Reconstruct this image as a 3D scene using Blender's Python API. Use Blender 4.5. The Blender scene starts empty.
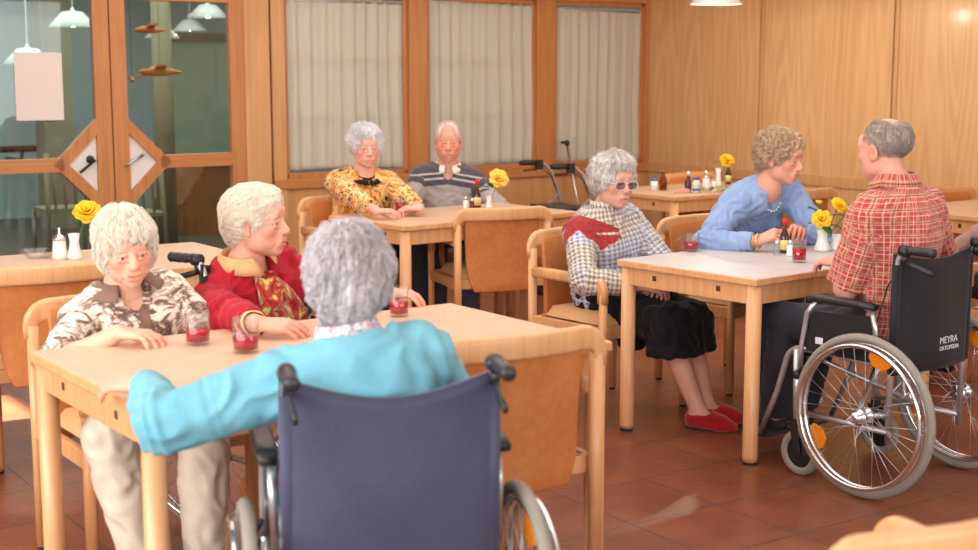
import bpy, bmesh, math, random
import numpy as np
from mathutils import Vector, Matrix

random.seed(7); rng = np.random.default_rng(7)
R = math.radians
sc = bpy.context.scene
COL = sc.collection
# ------------------------------------------------------------------ camera
F = 1383.0; H = 1.532; PITCH = R(8.22)
cam = bpy.data.cameras.new('camera'); camo = bpy.data.objects.new('camera', cam); COL.objects.link(camo)
camo.location = (0, 0, H); camo.rotation_euler = (R(90) - PITCH, 0, 0)
cam.sensor_width = 36; cam.lens = 36 * F / 978; cam.clip_end = 100
cam.dof.use_dof = True; cam.dof.focus_distance = 5.7; cam.dof.aperture_fstop = 3.0
sc.camera = camo
sc.view_settings.view_transform = 'Standard'; sc.view_settings.look = 'None'
sc.view_settings.gamma = 1; sc.view_settings.use_curve_mapping = False
sc.view_settings.exposure = -0.50
sc.cycles.max_bounces = 8; sc.cycles.transparent_max_bounces = 12; sc.cycles.caustics_reflective = False
sc.cycles.caustics_refractive = False; sc.cycles.sample_clamp_indirect = 4
# ------------------------------------------------------------------ frames of reference
def at(px, py, z):
    """point at height z seen at a place of the photograph"""
    d = Vector(((px - 489) / F, 1, -(py - 275) / F)); c, s = math.cos(PITCH), math.sin(PITCH)
    v = Vector((d.x, d.y * c + d.z * s, -d.y * s + d.z * c))
    t = (z - H) / v.z
    return Vector((v.x * t, v.y * t, z))
def atd(px, py, Y):
    d = Vector(((px - 489) / F, 1, -(py - 275) / F)); c, s = math.cos(PITCH), math.sin(PITCH)
    v = Vector((d.x, d.y * c + d.z * s, -d.y * s + d.z * c)); t = Y / v.y
    return Vector((v.x * t, v.y * t, H + v.z * t))
A = R(34.4)
CX, CY = 1.35, 11.76                       # corner of the two panelled walls
EU = Vector((-math.cos(A), -math.sin(A), 0)); EV = Vector((math.sin(A), -math.cos(A), 0))
def RP(u, v, z=0.0): return Vector((CX, CY, z)) + EU * u + EV * v
def ray(px, py=275):
    d = Vector(((px - 489) / F, 1, -(py - 275) / F)); c, s = math.cos(PITCH), math.sin(PITCH)
    return Vector((d.x, d.y * c + d.z * s, -d.y * s + d.z * c))
def on_back(px, py=275, v=0.0):            # (u, z) on the window wall
    d = ray(px, py); o = Vector((0, 0, H)); p0 = RP(0, v); t = (p0 - o).dot(EV) / d.dot(EV); p = o + d * t
    return (p - Vector((CX, CY, 0))).dot(EU), p.z
def on_right(px, py=275, u=0.0):           # (v, z) on the right wall
    d = ray(px, py); o = Vector((0, 0, H)); p0 = RP(u, 0); t = (p0 - o).dot(EU) / d.dot(EU); p = o + d * t
    return (p - Vector((CX, CY, 0))).dot(EV), p.z
# ------------------------------------------------------------------ world and lights
w = bpy.data.worlds.new('sky'); sc.world = w; w.use_nodes = True
nt = w.node_tree; bg = nt.nodes['Background']
sky = nt.nodes.new('ShaderNodeTexSky'); sky.sky_type = 'NISHITA'; sky.sun_disc = False; sky.sun_elevation = R(32)
nt.links.new(sky.outputs[0], bg.inputs[0]); bg.inputs[1].default_value = 0.35
def light(name, kind, loc, energy, color, direction=None, size=1, size_y=None, spread=None):
    l = bpy.data.lights.new(name, kind); o = bpy.data.objects.new(name, l); COL.objects.link(o)
    o.location = loc; l.energy = energy; l.color = color
    if kind == 'AREA':
        l.shape = 'RECTANGLE'; l.size = size; l.size_y = size_y or size
        if spread: l.spread = spread
    elif kind == 'SUN': l.angle = size
    else: l.shadow_soft_size = size
    if direction is not None: o.rotation_euler = Vector(direction).to_track_quat('-Z', 'Y').to_euler()
    return o
sun_dir = (-EU * math.cos(R(31)) + EV * 0.03 + Vector((0, 0, -math.sin(R(31))))).normalized()
light('sun', 'SUN', (-8, 0, 8), 110, (1, 0.93, 0.82), sun_dir, R(0.6))
# daylight of the left-hand windows and of the windows behind the camera; area light added under the hall ceiling
light('daylight_left_windows', 'AREA', RP(9.3, 7.2, 1.65), 320, (0.96, 0.98, 1.0), -EU + Vector((0, 0, -0.1)), 6.4, 1.7)
#light('daylight_left_far', 'AREA', RP(9.3, 2.2, 1.65), 60, (1.0, 0.97, 0.95), -EU + Vector((0, 0, -0.1)), 2.0, 1.7)
light('daylight_rear_windows', 'AREA', RP(5.0, 11.8, 1.7), 190, (0.95, 0.98, 1.0), -EV + Vector((0, 0, -0.1)), 7.5, 1.8)
light('hall_fill', 'AREA', RP(4.5, -2.6, 2.9), 230, (0.86, 1.0, 0.97), (0, 0, -1), 7, 3.0)
light('added_ceiling_fill', 'AREA', RP(4.2, 3.9, 2.77), 205, (1.0, 0.97, 0.93), (0, 0, -1), 5.4, 5.6)  # invented area light under the ceiling, added to brighten the far room
# ------------------------------------------------------------------ materials
M = {}
def mat(name, color, rough=0.5, **k):
    m = bpy.data.materials.new(name); m.use_nodes = True; b = m.node_tree.nodes['Principled BSDF']
    b.inputs['Base Color'].default_value = (*color, 1); b.inputs['Roughness'].default_value = rough
    b.inputs['Metallic'].default_value = k.get('metal', 0)
    if 'trans' in k: b.inputs['Transmission Weight'].default_value = k['trans']
    if 'ior' in k: b.inputs['IOR'].default_value = k['ior']
    if 'alpha' in k: b.inputs['Alpha'].default_value = k['alpha']
    if 'emit' in k: b.inputs['Emission Color'].default_value = (*k['emit'], 1); b.inputs['Emission Strength'].default_value = k.get('es', 1)
    if 'sss' in k: b.inputs['Subsurface Weight'].default_value = k['sss']; b.inputs['Subsurface Radius'].default_value = (0.02, 0.008, 0.004); b.inputs['Subsurface Scale'].default_value = k.get('sscale', .5)
    if 'sheen' in k: b.inputs['Sheen Weight'].default_value = k['sheen']
    if 'coat' in k: b.inputs['Coat Weight'].default_value = k['coat']; b.inputs['Coat Roughness'].default_value = .15
    if 'spec' in k: b.inputs['Specular IOR Level'].default_value = k['spec']
    M[name] = m; return m
def srgb(r, g, b):
    f = lambda c: (c / 255 / 12.92) if c / 255 <= 0.04045 else ((c / 255 + 0.055) / 1.055) ** 2.4
    return (f(r), f(g), f(b))
class NT:
    def __init__(s, m): s.m = m; s.t = m.node_tree; s.b = s.t.nodes['Principled BSDF']
    def n(s, typ, **k):
        x = s.t.nodes.new('ShaderNode' + typ)
        for a, v in k.items():
            if a.startswith('i_'):
                key = a[2:]; key = int(key) if key.isdigit() else key.replace('_', ' ')
                x.inputs[key].default_value = v
            else: setattr(x, a, v)
        return x
    def l(s, a, b): s.t.links.new(a, b)
    def math(s, op, a, b=None, c=None):
        x = s.n('Math', operation=op)
        for i, v in enumerate((a, b, c)):
            if v is None: continue
            if hasattr(v, 'links'): s.l(v, x.inputs[i])
            else: x.inputs[i].default_value = v
        return x.outputs[0]
    def ramp(s, fac, stops, interp='LINEAR'):
        r = s.n('ValToRGB'); r.color_ramp.interpolation = interp; e = r.color_ramp.elements
        while len(e) < len(stops): e.new(0.5)
        for i, (p, c) in enumerate(stops): e[i].position = p; e[i].color = (*c, 1)
        s.l(fac, r.inputs[0]); return r.outputs[0]
    def mix(s, fac, a, b, mode='MIX'):
        x = s.n('Mix', data_type='RGBA', blend_type=mode)
        for i, v in ((0, fac), (6, a), (7, b)):
            if hasattr(v, 'links'): s.l(v, x.inputs[i])
            else: x.inputs[i].default_value = v if i == 0 else (*v, 1)
        return x.outputs[2]
    def coord(s, kind='Object', scale=(1, 1, 1), rot=(0, 0, 0), loc=(0, 0, 0)):
        c = s.n('TexCoord'); m = s.n('Mapping'); m.inputs[3].default_value = scale; m.inputs[2].default_value = rot; m.inputs[1].default_value = loc
        s.l(c.outputs[kind], m.inputs[0]); return m.outputs[0]
    def attr(s, name):
        return s.n('Attribute', attribute_name=name)
    def noise(s, vec, scale, detail=3, rough=.5, dist=0):
        x = s.n('TexNoise'); x.inputs['Scale'].default_value = scale; x.inputs['Detail'].default_value = detail
        x.inputs['Roughness'].default_value = rough; x.inputs['Distortion'].default_value = dist
        if vec is not None: s.l(vec, x.inputs['Vector'])
        return x.outputs[0]
    def bump(s, h, strength=.3, dist=.002):
        x = s.n('Bump'); x.inputs['Strength'].default_value = strength; x.inputs['Distance'].default_value = dist
        s.l(h, x.inputs['Height']); s.l(x.outputs[0], s.b.inputs['Normal'])
    def base(s, c): s.l(c, s.b.inputs['Base Color'])
def wood(name, c1, c2, rough=.4, axis=2, sc_=1.0, coat=0.0, knots=False):
    m = mat(name, c1, rough, coat=coat); t = NT(m)
    s = [22, 22, 22]; s[axis] = 1.2
    v = t.coord('Object', tuple(q * sc_ for q in s))
    n1 = t.noise(v, 1.0, 4, .55, 1.2)
    s2 = [90, 90, 90]; s2[axis] = 3
    n2 = t.noise(t.coord('Object', tuple(q * sc_ for q in s2)), 1.0, 2)
    f = t.math('ADD', t.math('MULTIPLY', n1, .75), t.math('MULTIPLY', n2, .25))
    t.base(t.ramp(f, [(.32, c2), (.62, c1)])); t.bump(n2, .08, .001)
    return m
wood('beech', srgb(232, 178, 126), srgb(216, 156, 102), .38, 2, coat=.25)
wood('beech_dark', srgb(222, 152, 88), srgb(204, 130, 66), .38, 2, coat=.25)
wood('frame_wood', srgb(206, 142, 88), srgb(188, 120, 70), .42, 2)
wood('frame_wood_flat', srgb(206, 142, 88), srgb(188, 120, 70), .42, 0)
wood('panel_wood', srgb(224, 174, 120), srgb(208, 154, 100), .42, 2, .7)
def panel_fine():
    m = mat('veneer', srgb(222, 170, 112), .4, coat=.15); t = NT(m)
    co = t.n('TexCoord').outputs['Object']
    # cathedral grain: contour lines of a tall, slow noise
    n1 = t.noise(t.coord('Object', (3.2, 3.2, .28)), 1.0, 2, .4); ln = t.math('SINE', t.math('MULTIPLY', n1, 95.0))
    n2 = t.noise(t.coord('Object', (150, 150, 3)), 1.0, 3); n3 = t.noise(t.coord('Object', (2, 2, .6)), 1.0, 2)
    f = t.math('ADD', t.math('MULTIPLY', t.math('ADD', ln, 1.0), .085), t.math('ADD', t.math('MULTIPLY', n2, .45), t.math('MULTIPLY', n3, .40)))
    t.base(t.ramp(f, [(.28, srgb(212, 160, 106)), (.70, srgb(234, 190, 136))]))
panel_fine()
def floor_mat():
    m = mat('terracotta', (.3, .1, .05), .34); t = NT(m)
    v = t.coord('Object')
    b = t.n('TexBrick', offset=0.0, squash=1.0); t.l(v, b.inputs['Vector'])
    b.inputs['Scale'].default_value = 1; b.inputs['Brick Width'].default_value = .394; b.inputs['Row Height'].default_value = .394
    b.inputs['Mortar Size'].default_value = .0045; b.inputs['Mortar Smooth'].default_value = .2
    b.inputs['Color1'].default_value = (*srgb(142, 82, 54), 1); b.inputs['Color2'].default_value = (*srgb(124, 66, 44), 1); b.inputs['Mortar'].default_value = (*srgb(78, 66, 58), 1)
    n = t.noise(v, 3.5, 5, .6); n2 = t.noise(v, 30, 3, .6)
    c = t.mix(.55, b.outputs[0], t.ramp(n, [(.35, srgb(108, 56, 38)), (.68, srgb(150, 88, 60))]), 'MIX')
    c = t.mix(t.math('MULTIPLY', b.outputs[1], 1.0), c, srgb(76, 64, 56))
    t.base(c)
    t.l(t.math('ADD', .20, t.math('MULTIPLY', n2, .28)), t.b.inputs['Roughness'])
    t.bump(t.math('SUBTRACT', t.math('MULTIPLY', n2, .12), b.outputs[1]), .5, .002)
floor_mat()
def fabric(name, c1, c2=None, rough=.85, scale=500, sheen=.08, bump=.15, blot=6):
    m = mat(name, c1, rough, sheen=sheen, spec=.25); t = NT(m); c2 = c2 or tuple(x * .86 for x in c1)
    v = t.coord('Object'); n = t.noise(v, blot, 3); n2 = t.noise(v, scale, 2)
    t.base(t.ramp(t.math('ADD', t.math('MULTIPLY', n, .6), t.math('MULTIPLY', n2, .4)), [(.35, c2), (.65, c1)]))
    t.bump(n2, bump, .001); return m
fabric('seat_leather', srgb(226, 160, 96), srgb(205, 136, 74), .55, 60, 0, .1, 9)
fabric('seat_cushion', srgb(232, 186, 132), srgb(220, 168, 112), .6, 80, .1, .1, 6)
fabric('chair_panel', srgb(214, 140, 82), srgb(196, 120, 66), .5, 40, 0, .08, 7)
def laminate(name, c1, c2, rough):
    m = mat(name, c1, rough, spec=.3); t = NT(m); n = t.noise(t.coord('Object'), 260, 2); n1 = t.noise(t.coord('Object'), 5, 3)
    t.base(t.ramp(t.math('ADD', t.math('MULTIPLY', n, .6), t.math('MULTIPLY', n1, .4)), [(.38, c2), (.6, c1)]))
laminate('top_beige', srgb(226, 192, 162), srgb(214, 178, 148), .36)
laminate('top_white', srgb(208, 200, 198), srgb(196, 188, 186), .42)
mat('plug', srgb(86, 52, 34), .5); mat('rubber', (.025, .025, .028), .6); mat('black_plastic', (.02, .02, .023), .38)
fabric('black_canvas', srgb(36, 36, 42), srgb(26, 26, 31), .62, 300, .15, .2); fabric('navy_canvas', srgb(76, 78, 104), srgb(56, 58, 82), .5, 260, .25, .25, 5)
mat('chrome', (.82, .83, .85), .16, metal=1); mat('steel', (.62, .63, .65), .28, metal=1); mat('silver_paint', (.62, .63, .66), .3, metal=.75)
mat('grey_tyre', srgb(150, 142, 130), .7); mat('reflector', srgb(240, 140, 30), .25, coat=.6); mat('gold', (.9, .62, .25), .25, metal=1)
mat('plaster', srgb(235, 228, 215), .8); mat('ceiling_white', srgb(240, 234, 224), .85)
mat('hall_wall', srgb(188, 206, 206), .7); mat('hall_wall_green', srgb(190, 206, 180), .7); mat('hall_floor', srgb(96, 84, 74), .45); mat('hall_column', srgb(150, 138, 112), .7)
mat('hall_wood', srgb(150, 92, 52), .5); mat('dark_wood', srgb(70, 46, 32), .5); mat('joint', srgb(90, 56, 32), .7)
mat('porcelain', srgb(240, 238, 232), .2, coat=.4); mat('paper', srgb(238, 228, 220), .8); mat('enamel', srgb(248, 244, 238), .35)
mat('tea', (.80, .012, .04), .08, trans=.55, ior=1.33); mat('amber', (.35, .1, .02), .08, trans=.8, ior=1.33); mat('dark_glass', (.05, .018, .01), .08, coat=.5)
mat('red_plastic', srgb(214, 30, 34), .35); mat('label_cream', srgb(236, 220, 150), .6); mat('label_white', srgb(235, 236, 240), .6); mat('label_blue', srgb(70, 110, 180), .5)
mat('leaf', srgb(58, 104, 44), .5); mat('leaf_pale', srgb(140, 165, 100), .5); mat('stem', srgb(80, 120, 50), .5); mat('pink_paper', srgb(226, 170, 160), .7)
mat('glow', (1, .93, .8), .5, emit=(1, .9, .75), es=14)
mat('orange_bird', srgb(206, 112, 44), .5)
def rose(name, c1, c2):
    m = mat(name, c1, .6, sss=.1); t = NT(m); t.base(t.ramp(t.noise(t.coord('Object'), 45, 2), [(.35, c2), (.65, c1)]))
rose('yellow_rose', srgb(255, 214, 40), srgb(246, 184, 10)); rose('yellow_rose_pale', srgb(255, 224, 110), srgb(250, 196, 50))
def glass(name, tint=(1, 1, 1), rough=0.0, refl=1.0, base=.05):
    """clear pane: mostly see-through with a fresnel reflection"""
    m = bpy.data.materials.new(name); m.use_nodes = True; t = m.node_tree; t.nodes.clear()
    o = t.nodes.new('ShaderNodeOutputMaterial'); mx = t.nodes.new('ShaderNodeMixShader'); tr = t.nodes.new('ShaderNodeBsdfTransparent'); gl = t.nodes.new('ShaderNodeBsdfGlossy')
    fr = t.nodes.new('ShaderNodeLayerWeight'); fr.inputs[0].default_value = .5; pw = t.nodes.new('ShaderNodeMath'); pw.operation = 'POWER'; pw.inputs[1].default_value = 3.0; ml = t.nodes.new('ShaderNodeMath'); ml.operation = 'MULTIPLY'; ml.operation = 'MULTIPLY_ADD'; ml.inputs[1].default_value = refl; ml.inputs[2].default_value = base; ml.use_clamp = True
    tr.inputs[0].default_value = (*tint, 1); gl.inputs['Roughness'].default_value = rough
    t.links.new(fr.outputs[1], pw.inputs[0]); t.links.new(pw.outputs[0], ml.inputs[0]); t.links.new(ml.outputs[0], mx.inputs[0]); t.links.new(tr.outputs[0], mx.inputs[1]); t.links.new(gl.outputs[0], mx.inputs[2]); t.links.new(mx.outputs[0], o.inputs[0])
    M[name] = m; return m
glass('pane', (.90, .96, .94), 0, .75, .05); glass('cup_glass', (.95, .96, .96), .04, .45, .06); glass('lens', (.66, .56, .6), .02, .5, .06)
def curtain_mat():
    m = bpy.data.materials.new('net_curtain'); m.use_nodes = True; t = m.node_tree; b = t.nodes['Principled BSDF']
    b.inputs['Base Color'].default_value = (*srgb(238, 228, 212), 1); b.inputs['Roughness'].default_value = .9
    o = t.nodes['Material Output']; mx = t.nodes.new('ShaderNodeMixShader'); tl = t.nodes.new('ShaderNodeBsdfTranslucent'); tl.inputs[0].default_value = (.85, .82, .76, 1)
    tp = t.nodes.new('ShaderNodeBsdfTransparent'); m2 = t.nodes.new('ShaderNodeMixShader'); mx.inputs[0].default_value = .3; m2.inputs[0].default_value = .22
    t.links.new(b.outputs[0], mx.inputs[1]); t.links.new(tl.outputs[0], mx.inputs[2]); t.links.new(mx.outputs[0], m2.inputs[1]); t.links.new(tp.outputs[0], m2.inputs[2]); t.links.new(m2.outputs[0], o.inputs[0])
    M['net_curtain'] = m
curtain_mat()
# ------------------------------------------------------------------ mesh helpers
def link_mesh(name, me, m=None, parent=None, smooth=True, bevel=0, seg=2, loc=None, rot=None, label=None):
    o = bpy.data.objects.new(name, me); COL.objects.link(o)
    if m is not None:
        for q in (m if isinstance(m, (list, tuple)) else [m]): me.materials.append(M[q] if isinstance(q, str) else q)
    if parent is not None: o.parent = parent
    if smooth and len(me.polygons): me.polygons.foreach_set('use_smooth', [True] * len(me.polygons))
    if bevel:
        b = o.modifiers.new('bevel', 'BEVEL'); b.width = bevel; b.segments = seg; b.limit_method = 'ANGLE'; b.angle_limit = R(40); b.harden_normals = False
    if loc is not None: o.location = loc
    if rot is not None: o.rotation_euler = rot
    if label: o['label'] = label
    return o
class MB:
    def __init__(s): s.v = []; s.f = []
    def add(s, vs, fs): k = len(s.v); s.v += [tuple(p) for p in vs]; s.f += [tuple(i + k for i in q) for q in fs]; return s
    def box(s, x0, x1, y0, y1, z0, z1, fn=None):
        vs = [Vector((x, y, z)) for z in (z0, z1) for y in (y0, y1) for x in (x0, x1)]
        if fn: vs = [fn(*p) for p in vs]
        fs = [(0, 2, 3, 1), (4, 5, 7, 6), (0, 1, 5, 4), (2, 6, 7, 3), (0, 4, 6, 2), (1, 3, 7, 5)]
        if fn:
            n = (vs[1] - vs[0]).cross(vs[2] - vs[0]).dot(vs[4] - vs[0])
            if n < 0: fs = [tuple(reversed(q)) for q in fs]
        return s.add(vs, fs)
    def prism(s, pts, ax, d0, d1, fn):
        n = len(pts); vs = [fn(p, d0) for p in pts] + [fn(p, d1) for p in pts]
        fs = [tuple(range(n)), tuple(reversed(range(n, 2 * n)))] + [(i, (i + 1) % n, (i + 1) % n + n, i + n)[::-1] for i in range(n)]
        return s.add(vs, fs)
    def sweep(s, pts, sec, up=Vector((0, 0, 1)), closed=False, cap=True, scale=None):
        """sweep a closed section (list of (a,b)) along pts; a along side, b along up"""
        pts = [Vector(p) for p in pts]; n = len(pts); m = len(sec); vs = []; prev = None
        for i, p in enumerate(pts):
            if closed: t = (pts[(i + 1) % n] - pts[i - 1]).normalized()
            else: t = (pts[min(i + 1, n - 1)] - pts[max(i - 1, 0)]).normalized()
            if prev is None:
                u = up - t * up.dot(t)
                if u.length < 1e-3: u = Vector((1, 0, 0)) - t * t.x
            else: u = prev - t * prev.dot(t)
            u.normalize(); prev = u; sd = t.cross(u); k = scale[i] if scale else 1
            vs += [p + sd * (a * k) + u * (b * k) for a, b in sec]
        fs = []
        for i in range(n if closed else n - 1):
            a = i * m; b = ((i + 1) % n) * m
            for j in range(m): fs.append((a + j, a + (j + 1) % m, b + (j + 1) % m, b + j))
        if cap and not closed: fs += [tuple(reversed(range(m))), tuple(range((n - 1) * m, n * m))]
        return s.add(vs, fs)
    def tube(s, pts, r, seg=10, closed=False, scale=None):
        return s.sweep(pts, [(r * math.cos(2 * math.pi * i / seg), r * math.sin(2 * math.pi * i / seg)) for i in range(seg)], closed=closed, scale=scale, up=Vector((0.03, 0.02, 1)))
    def lathe(s, prof, c=(0, 0, 0), seg=20, fn=None):
        c = Vector(c); n = len(prof); vs = []
        for j in range(seg):
            a = 2 * math.pi * j / seg
            for r, z in prof:
                p = Vector((r * math.cos(a), r * math.sin(a), z)); vs.append((fn(p) if fn else p) + c)
        fs = [(j * n + i, ((j + 1) % seg) * n + i, ((j + 1) % seg) * n + i + 1, j * n + i + 1) for j in range(seg) for i in range(n - 1)]
        if prof[0] == prof[-1]: return s.add(vs, fs)
        if prof[0][0] > 1e-6: fs.append(tuple(j * n for j in reversed(range(seg))))
        if prof[-1][0] > 1e-6: fs.append(tuple(j * n + n - 1 for j in range(seg)))
        return s.add(vs, fs)
    def build(s, name, m, parent=None, smooth=False, bevel=0, **k):
        me = bpy.data.meshes.new(name); me.from_pydata(s.v, [], s.f); me.update()
        if k.pop('fix', False):
            b = bmesh.new(); b.from_mesh(me); bmesh.ops.remove_doubles(b, verts=b.verts, dist=1e-5); bmesh.ops.recalc_face_normals(b, faces=b.faces); b.to_mesh(me); b.free()
        return link_mesh(name, me, m, parent, smooth, bevel, **k)
def rrect(w_, h_, r, n=3):
    o = []
    for sx, sy, a0 in ((1, 1, 0), (-1, 1, 90), (-1, -1, 180), (1, -1, 270)):
        for i in range(n + 1):
            a = R(a0 + 90 * i / n); o.append((sx * (w_ / 2 - r) + r * math.cos(a), sy * (h_ / 2 - r) + r * math.sin(a)))
    return o
def arc(c, r, a0, a1, n, e1, e2):
    return [Vector(c) + e1 * (r * math.cos(R(a0 + (a1 - a0) * i / n))) + e2 * (r * math.sin(R(a0 + (a1 - a0) * i / n))) for i in range(n + 1)]
def empty(name, loc, rz=0, label=None, cat=None, group=None):
    o = bpy.data.objects.new(name, None); COL.objects.link(o); o.location = loc; o.rotation_euler = (0, 0, rz); o.empty_display_size = .1
    tag(o, label, cat, group); return o
def tag(o, label=None, cat=None, group=None, kind=None):
    if label: o['label'] = label
    if cat: o['category'] = cat
    if group: o['group'] = group
    if kind: o['kind'] = kind
    return o
def struct(o): o['kind'] = 'structure'; return o
KIDS = {}
def children(o): return [c for c in bpy.data.objects if c.parent == o]
def copy_tree(o, parent=None):
    c = o.copy(); COL.objects.link(c); c.parent = parent
    for ch in children(o): copy_tree(ch, c)
    return c
def rb(mb, u0, u1, v0, v1, z0, z1):
    """box in room coordinates: u leftwards along the window wall, v towards the camera along the right wall"""
    return mb.box(-max(u0, u1), -min(u0, u1), -max(v0, v1), -min(v0, v1), min(z0, z1), max(z0, z1))
def room(name, mb, m, parent=None, bevel=0, smooth=False, **k):
    o = mb.build(name, m, parent, smooth, bevel, **k)
    if parent is None: o.location = (CX, CY, 0); o.rotation_euler = (0, 0, A)
    return o
def room_empty(name): 
    o = bpy.data.objects.new(name, None); COL.objects.link(o); o.location = (CX, CY, 0); o.rotation_euler = (0, 0, A); o.empty_display_size = .1; return o
# ------------------------------------------------------------------ room shell
UL, VR, ZC = 9.5, 12.0, 2.8
f = MB(); f.box(-14, 14, -14, 14, -.08, 0)
fl = f.build('floor', 'terracotta'); 
# the tile grid is anchored on a joint crossing
fl.location = (0.697, 5.687, 0); fl.rotation_euler = (0, 0, A)
# cut the slab to the room: rebuild its corners in tile coordinates
def to_floor(u, v):
    p = RP(u, v) - Vector((0.697, 5.687, 0)); c, s = math.cos(A), math.sin(A); return (p.x * c + p.y * s, -p.x * s + p.y * c)
(a0, b0), (a1, b1) = to_floor(UL + .2, VR + .2), to_floor(-.2, -.05)
for i, vtx in enumerate(fl.data.vertices):
    vtx.co.x = a0 if vtx.co.x < 0 else a1; vtx.co.y = b0 if vtx.co.y < 0 else b1
struct(fl)
c = MB(); rb(c, -.2, UL + .2, -.2, VR + .2, ZC, ZC + .1); struct(room('ceiling', c, 'ceiling_white'))
# --- wall with glazed doors and curtained windows (v = 0)
U = lambda px: on_back(px)[0]
ZS = .80                                                # sill / wainscot rail height
uE = U(651); u3a, u3b = U(641), U(553); u2a, u2b = U(535), U(428); u1a, u1b = U(410), U(288); uD = U(249)
ZT = 2.13
def fbar(mb, ua, ub, z0, z1, v0=-.04, v1=.03): rb(mb, ua, ub, v0, v1, z0, z1)
wb = MB()
rb(wb, 0, UL, -.1, .0, 2.2, ZC)                         # header
rb(wb, 0, u1b + .12, -.1, 0, 0, ZS - .06)               # wainscot under the windows
rb(wb, U(118) + 1.06, UL, -.1, 0, 0, 2.2)
struct(room('wall_back', wb, 'panel_wood'))
posts = MB()
for ua, ub in ((0, u3a), (u3b, u2a), (u2b, u1a)): rb(posts, ua, ub, -.1, .02, ZS - .06, 2.2)
struct(room('trim_1', posts, 'frame_wood', bevel=.004))
pp = MB(); rb(pp, u1b, u1b + .10, -.1, .025, 0, 2.2); rb(pp, u1b + .115, uD - .0, -.1, .02, 0, 2.2)
struct(room('trim_2', pp, 'panel_wood', bevel=.004))
jj = MB(); rb(jj, u1b + .10, u1b + .115, -.1, .005, 0, 2.2); struct(room('trim_3', jj, 'joint'))
rr = MB(); rb(rr, 0, u1b + .1, -.1, .035, ZS - .07, ZS); struct(room('trim_4', rr, 'frame_wood_flat', bevel=.004))
hd = MB(); rb(hd, 0, UL, -.1, .03, 2.12, 2.24); struct(room('trim_5', hd, 'frame_wood_flat', bevel=.004))
bb = MB(); rb(bb, 0, u1b + .1, 0, .015, 0, .08); struct(room('baseboard_back', bb, 'frame_wood_flat', bevel=.003))
for n, (ua, ub) in enumerate(((u1a, u1b), (u2a, u2b), (u3a, u3b)), 1):
    e = room_empty('window_%d' % n); struct(e)
    m = MB()
    for q in (ua, ub - .035): rb(m, q, q + .035, -.07, -.01, ZS, 2.12)
    rb(m, ua, ub, -.07, -.01, ZS, ZS + .035); rb(m, ua, ub, -.07, -.01, 2.085, 2.12)
    room('window_frame', m, 'frame_wood', e, .003)
    m = MB(); 
    for z in (1.255, 1.665): rb(m, ua, ub, -.085, -.06, z - .012, z + .012)
    room('glazing_bar', m, 'frame_wood_flat', e)
    m = MB(); rb(m, ua + .03, ub - .03, -.058, -.052, ZS + .03, 2.09); room('pane', m, 'pane', e)
# curtains hang on the room side, inside the reveal
def curtain(ua, ub, z0, z1, label, folds, seed, group=None):
    r = random.Random(seed); e = room_empty('curtain'); tag(e, label, 'curtain', 'net curtains in the three windows')
    nx, nz = int((ub - ua) / .006), 26; ph = [r.uniform(0, 6.3) for _ in range(6)]; vs = []; 
    for j in range(nz + 1):
        k = j / nz; z = z0 + (z1 - z0) * k
        for i in range(nx + 1):
            t = i / nx; w_ = ub - ua; tt = t * w_
            pull = .012 * math.sin(6 * k + ph[0]) * (1 - k) * (1 if t > .5 else -1)
            am = .013 + .009 * math.sin(9 * tt + ph[1])
            v = -.022 + am * math.sin(2 * math.pi * folds * (t + .018 * math.sin(7 * tt + ph[2]) + .006 * math.sin(5 * k + ph[3]))) * (1 - .35 * k) + .003 * math.sin(2 * math.pi * folds * 1.7 * t + ph[4] + 2 * k)
            zz = z - (.012 * math.sin(3.1 * tt + ph[5]) if j == 0 else 0)
            if k > .965: v = -.022 + .006 * math.sin(2 * math.pi * folds * 3 * t)
            vs.append((-(ua + tt * (1 - .0) + pull * abs(2 * t - 1)), -v, zz))
    fs = [(j * (nx + 1) + i, j * (nx + 1) + i + 1, (j + 1) * (nx + 1) + i + 1, (j + 1) * (nx + 1) + i) for j in range(nz) for i in range(nx)]
    m = MB(); m.add(vs, fs); o = m.build('cloth', 'net_curtain', e, True)
    s_ = o.modifiers.new('thick', 'SOLIDIFY'); s_.thickness = .0015
    m = MB(); m.tube([(-ua + .02, .022, z1 - .02), (-ub - .02, .022, z1 - .02)], .006); m.build('curtain_rail', 'steel', e, True)
    return e
curtain(u1a + .035, u1b - .04, ZS + .05, 2.075, 'white net curtain in the left window, behind the white-haired woman in the orange top', 9, 1)
curtain(u2a + .02, u2b - .02, ZS + .04, 2.10, 'white gathered net curtain in the middle window behind the man', 9, 2)
curtain(u3a + .03, u3b - .03, ZS + .04, 2.07, 'cream net curtain in the narrow window next to the panelled corner', 8, 3)
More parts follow.
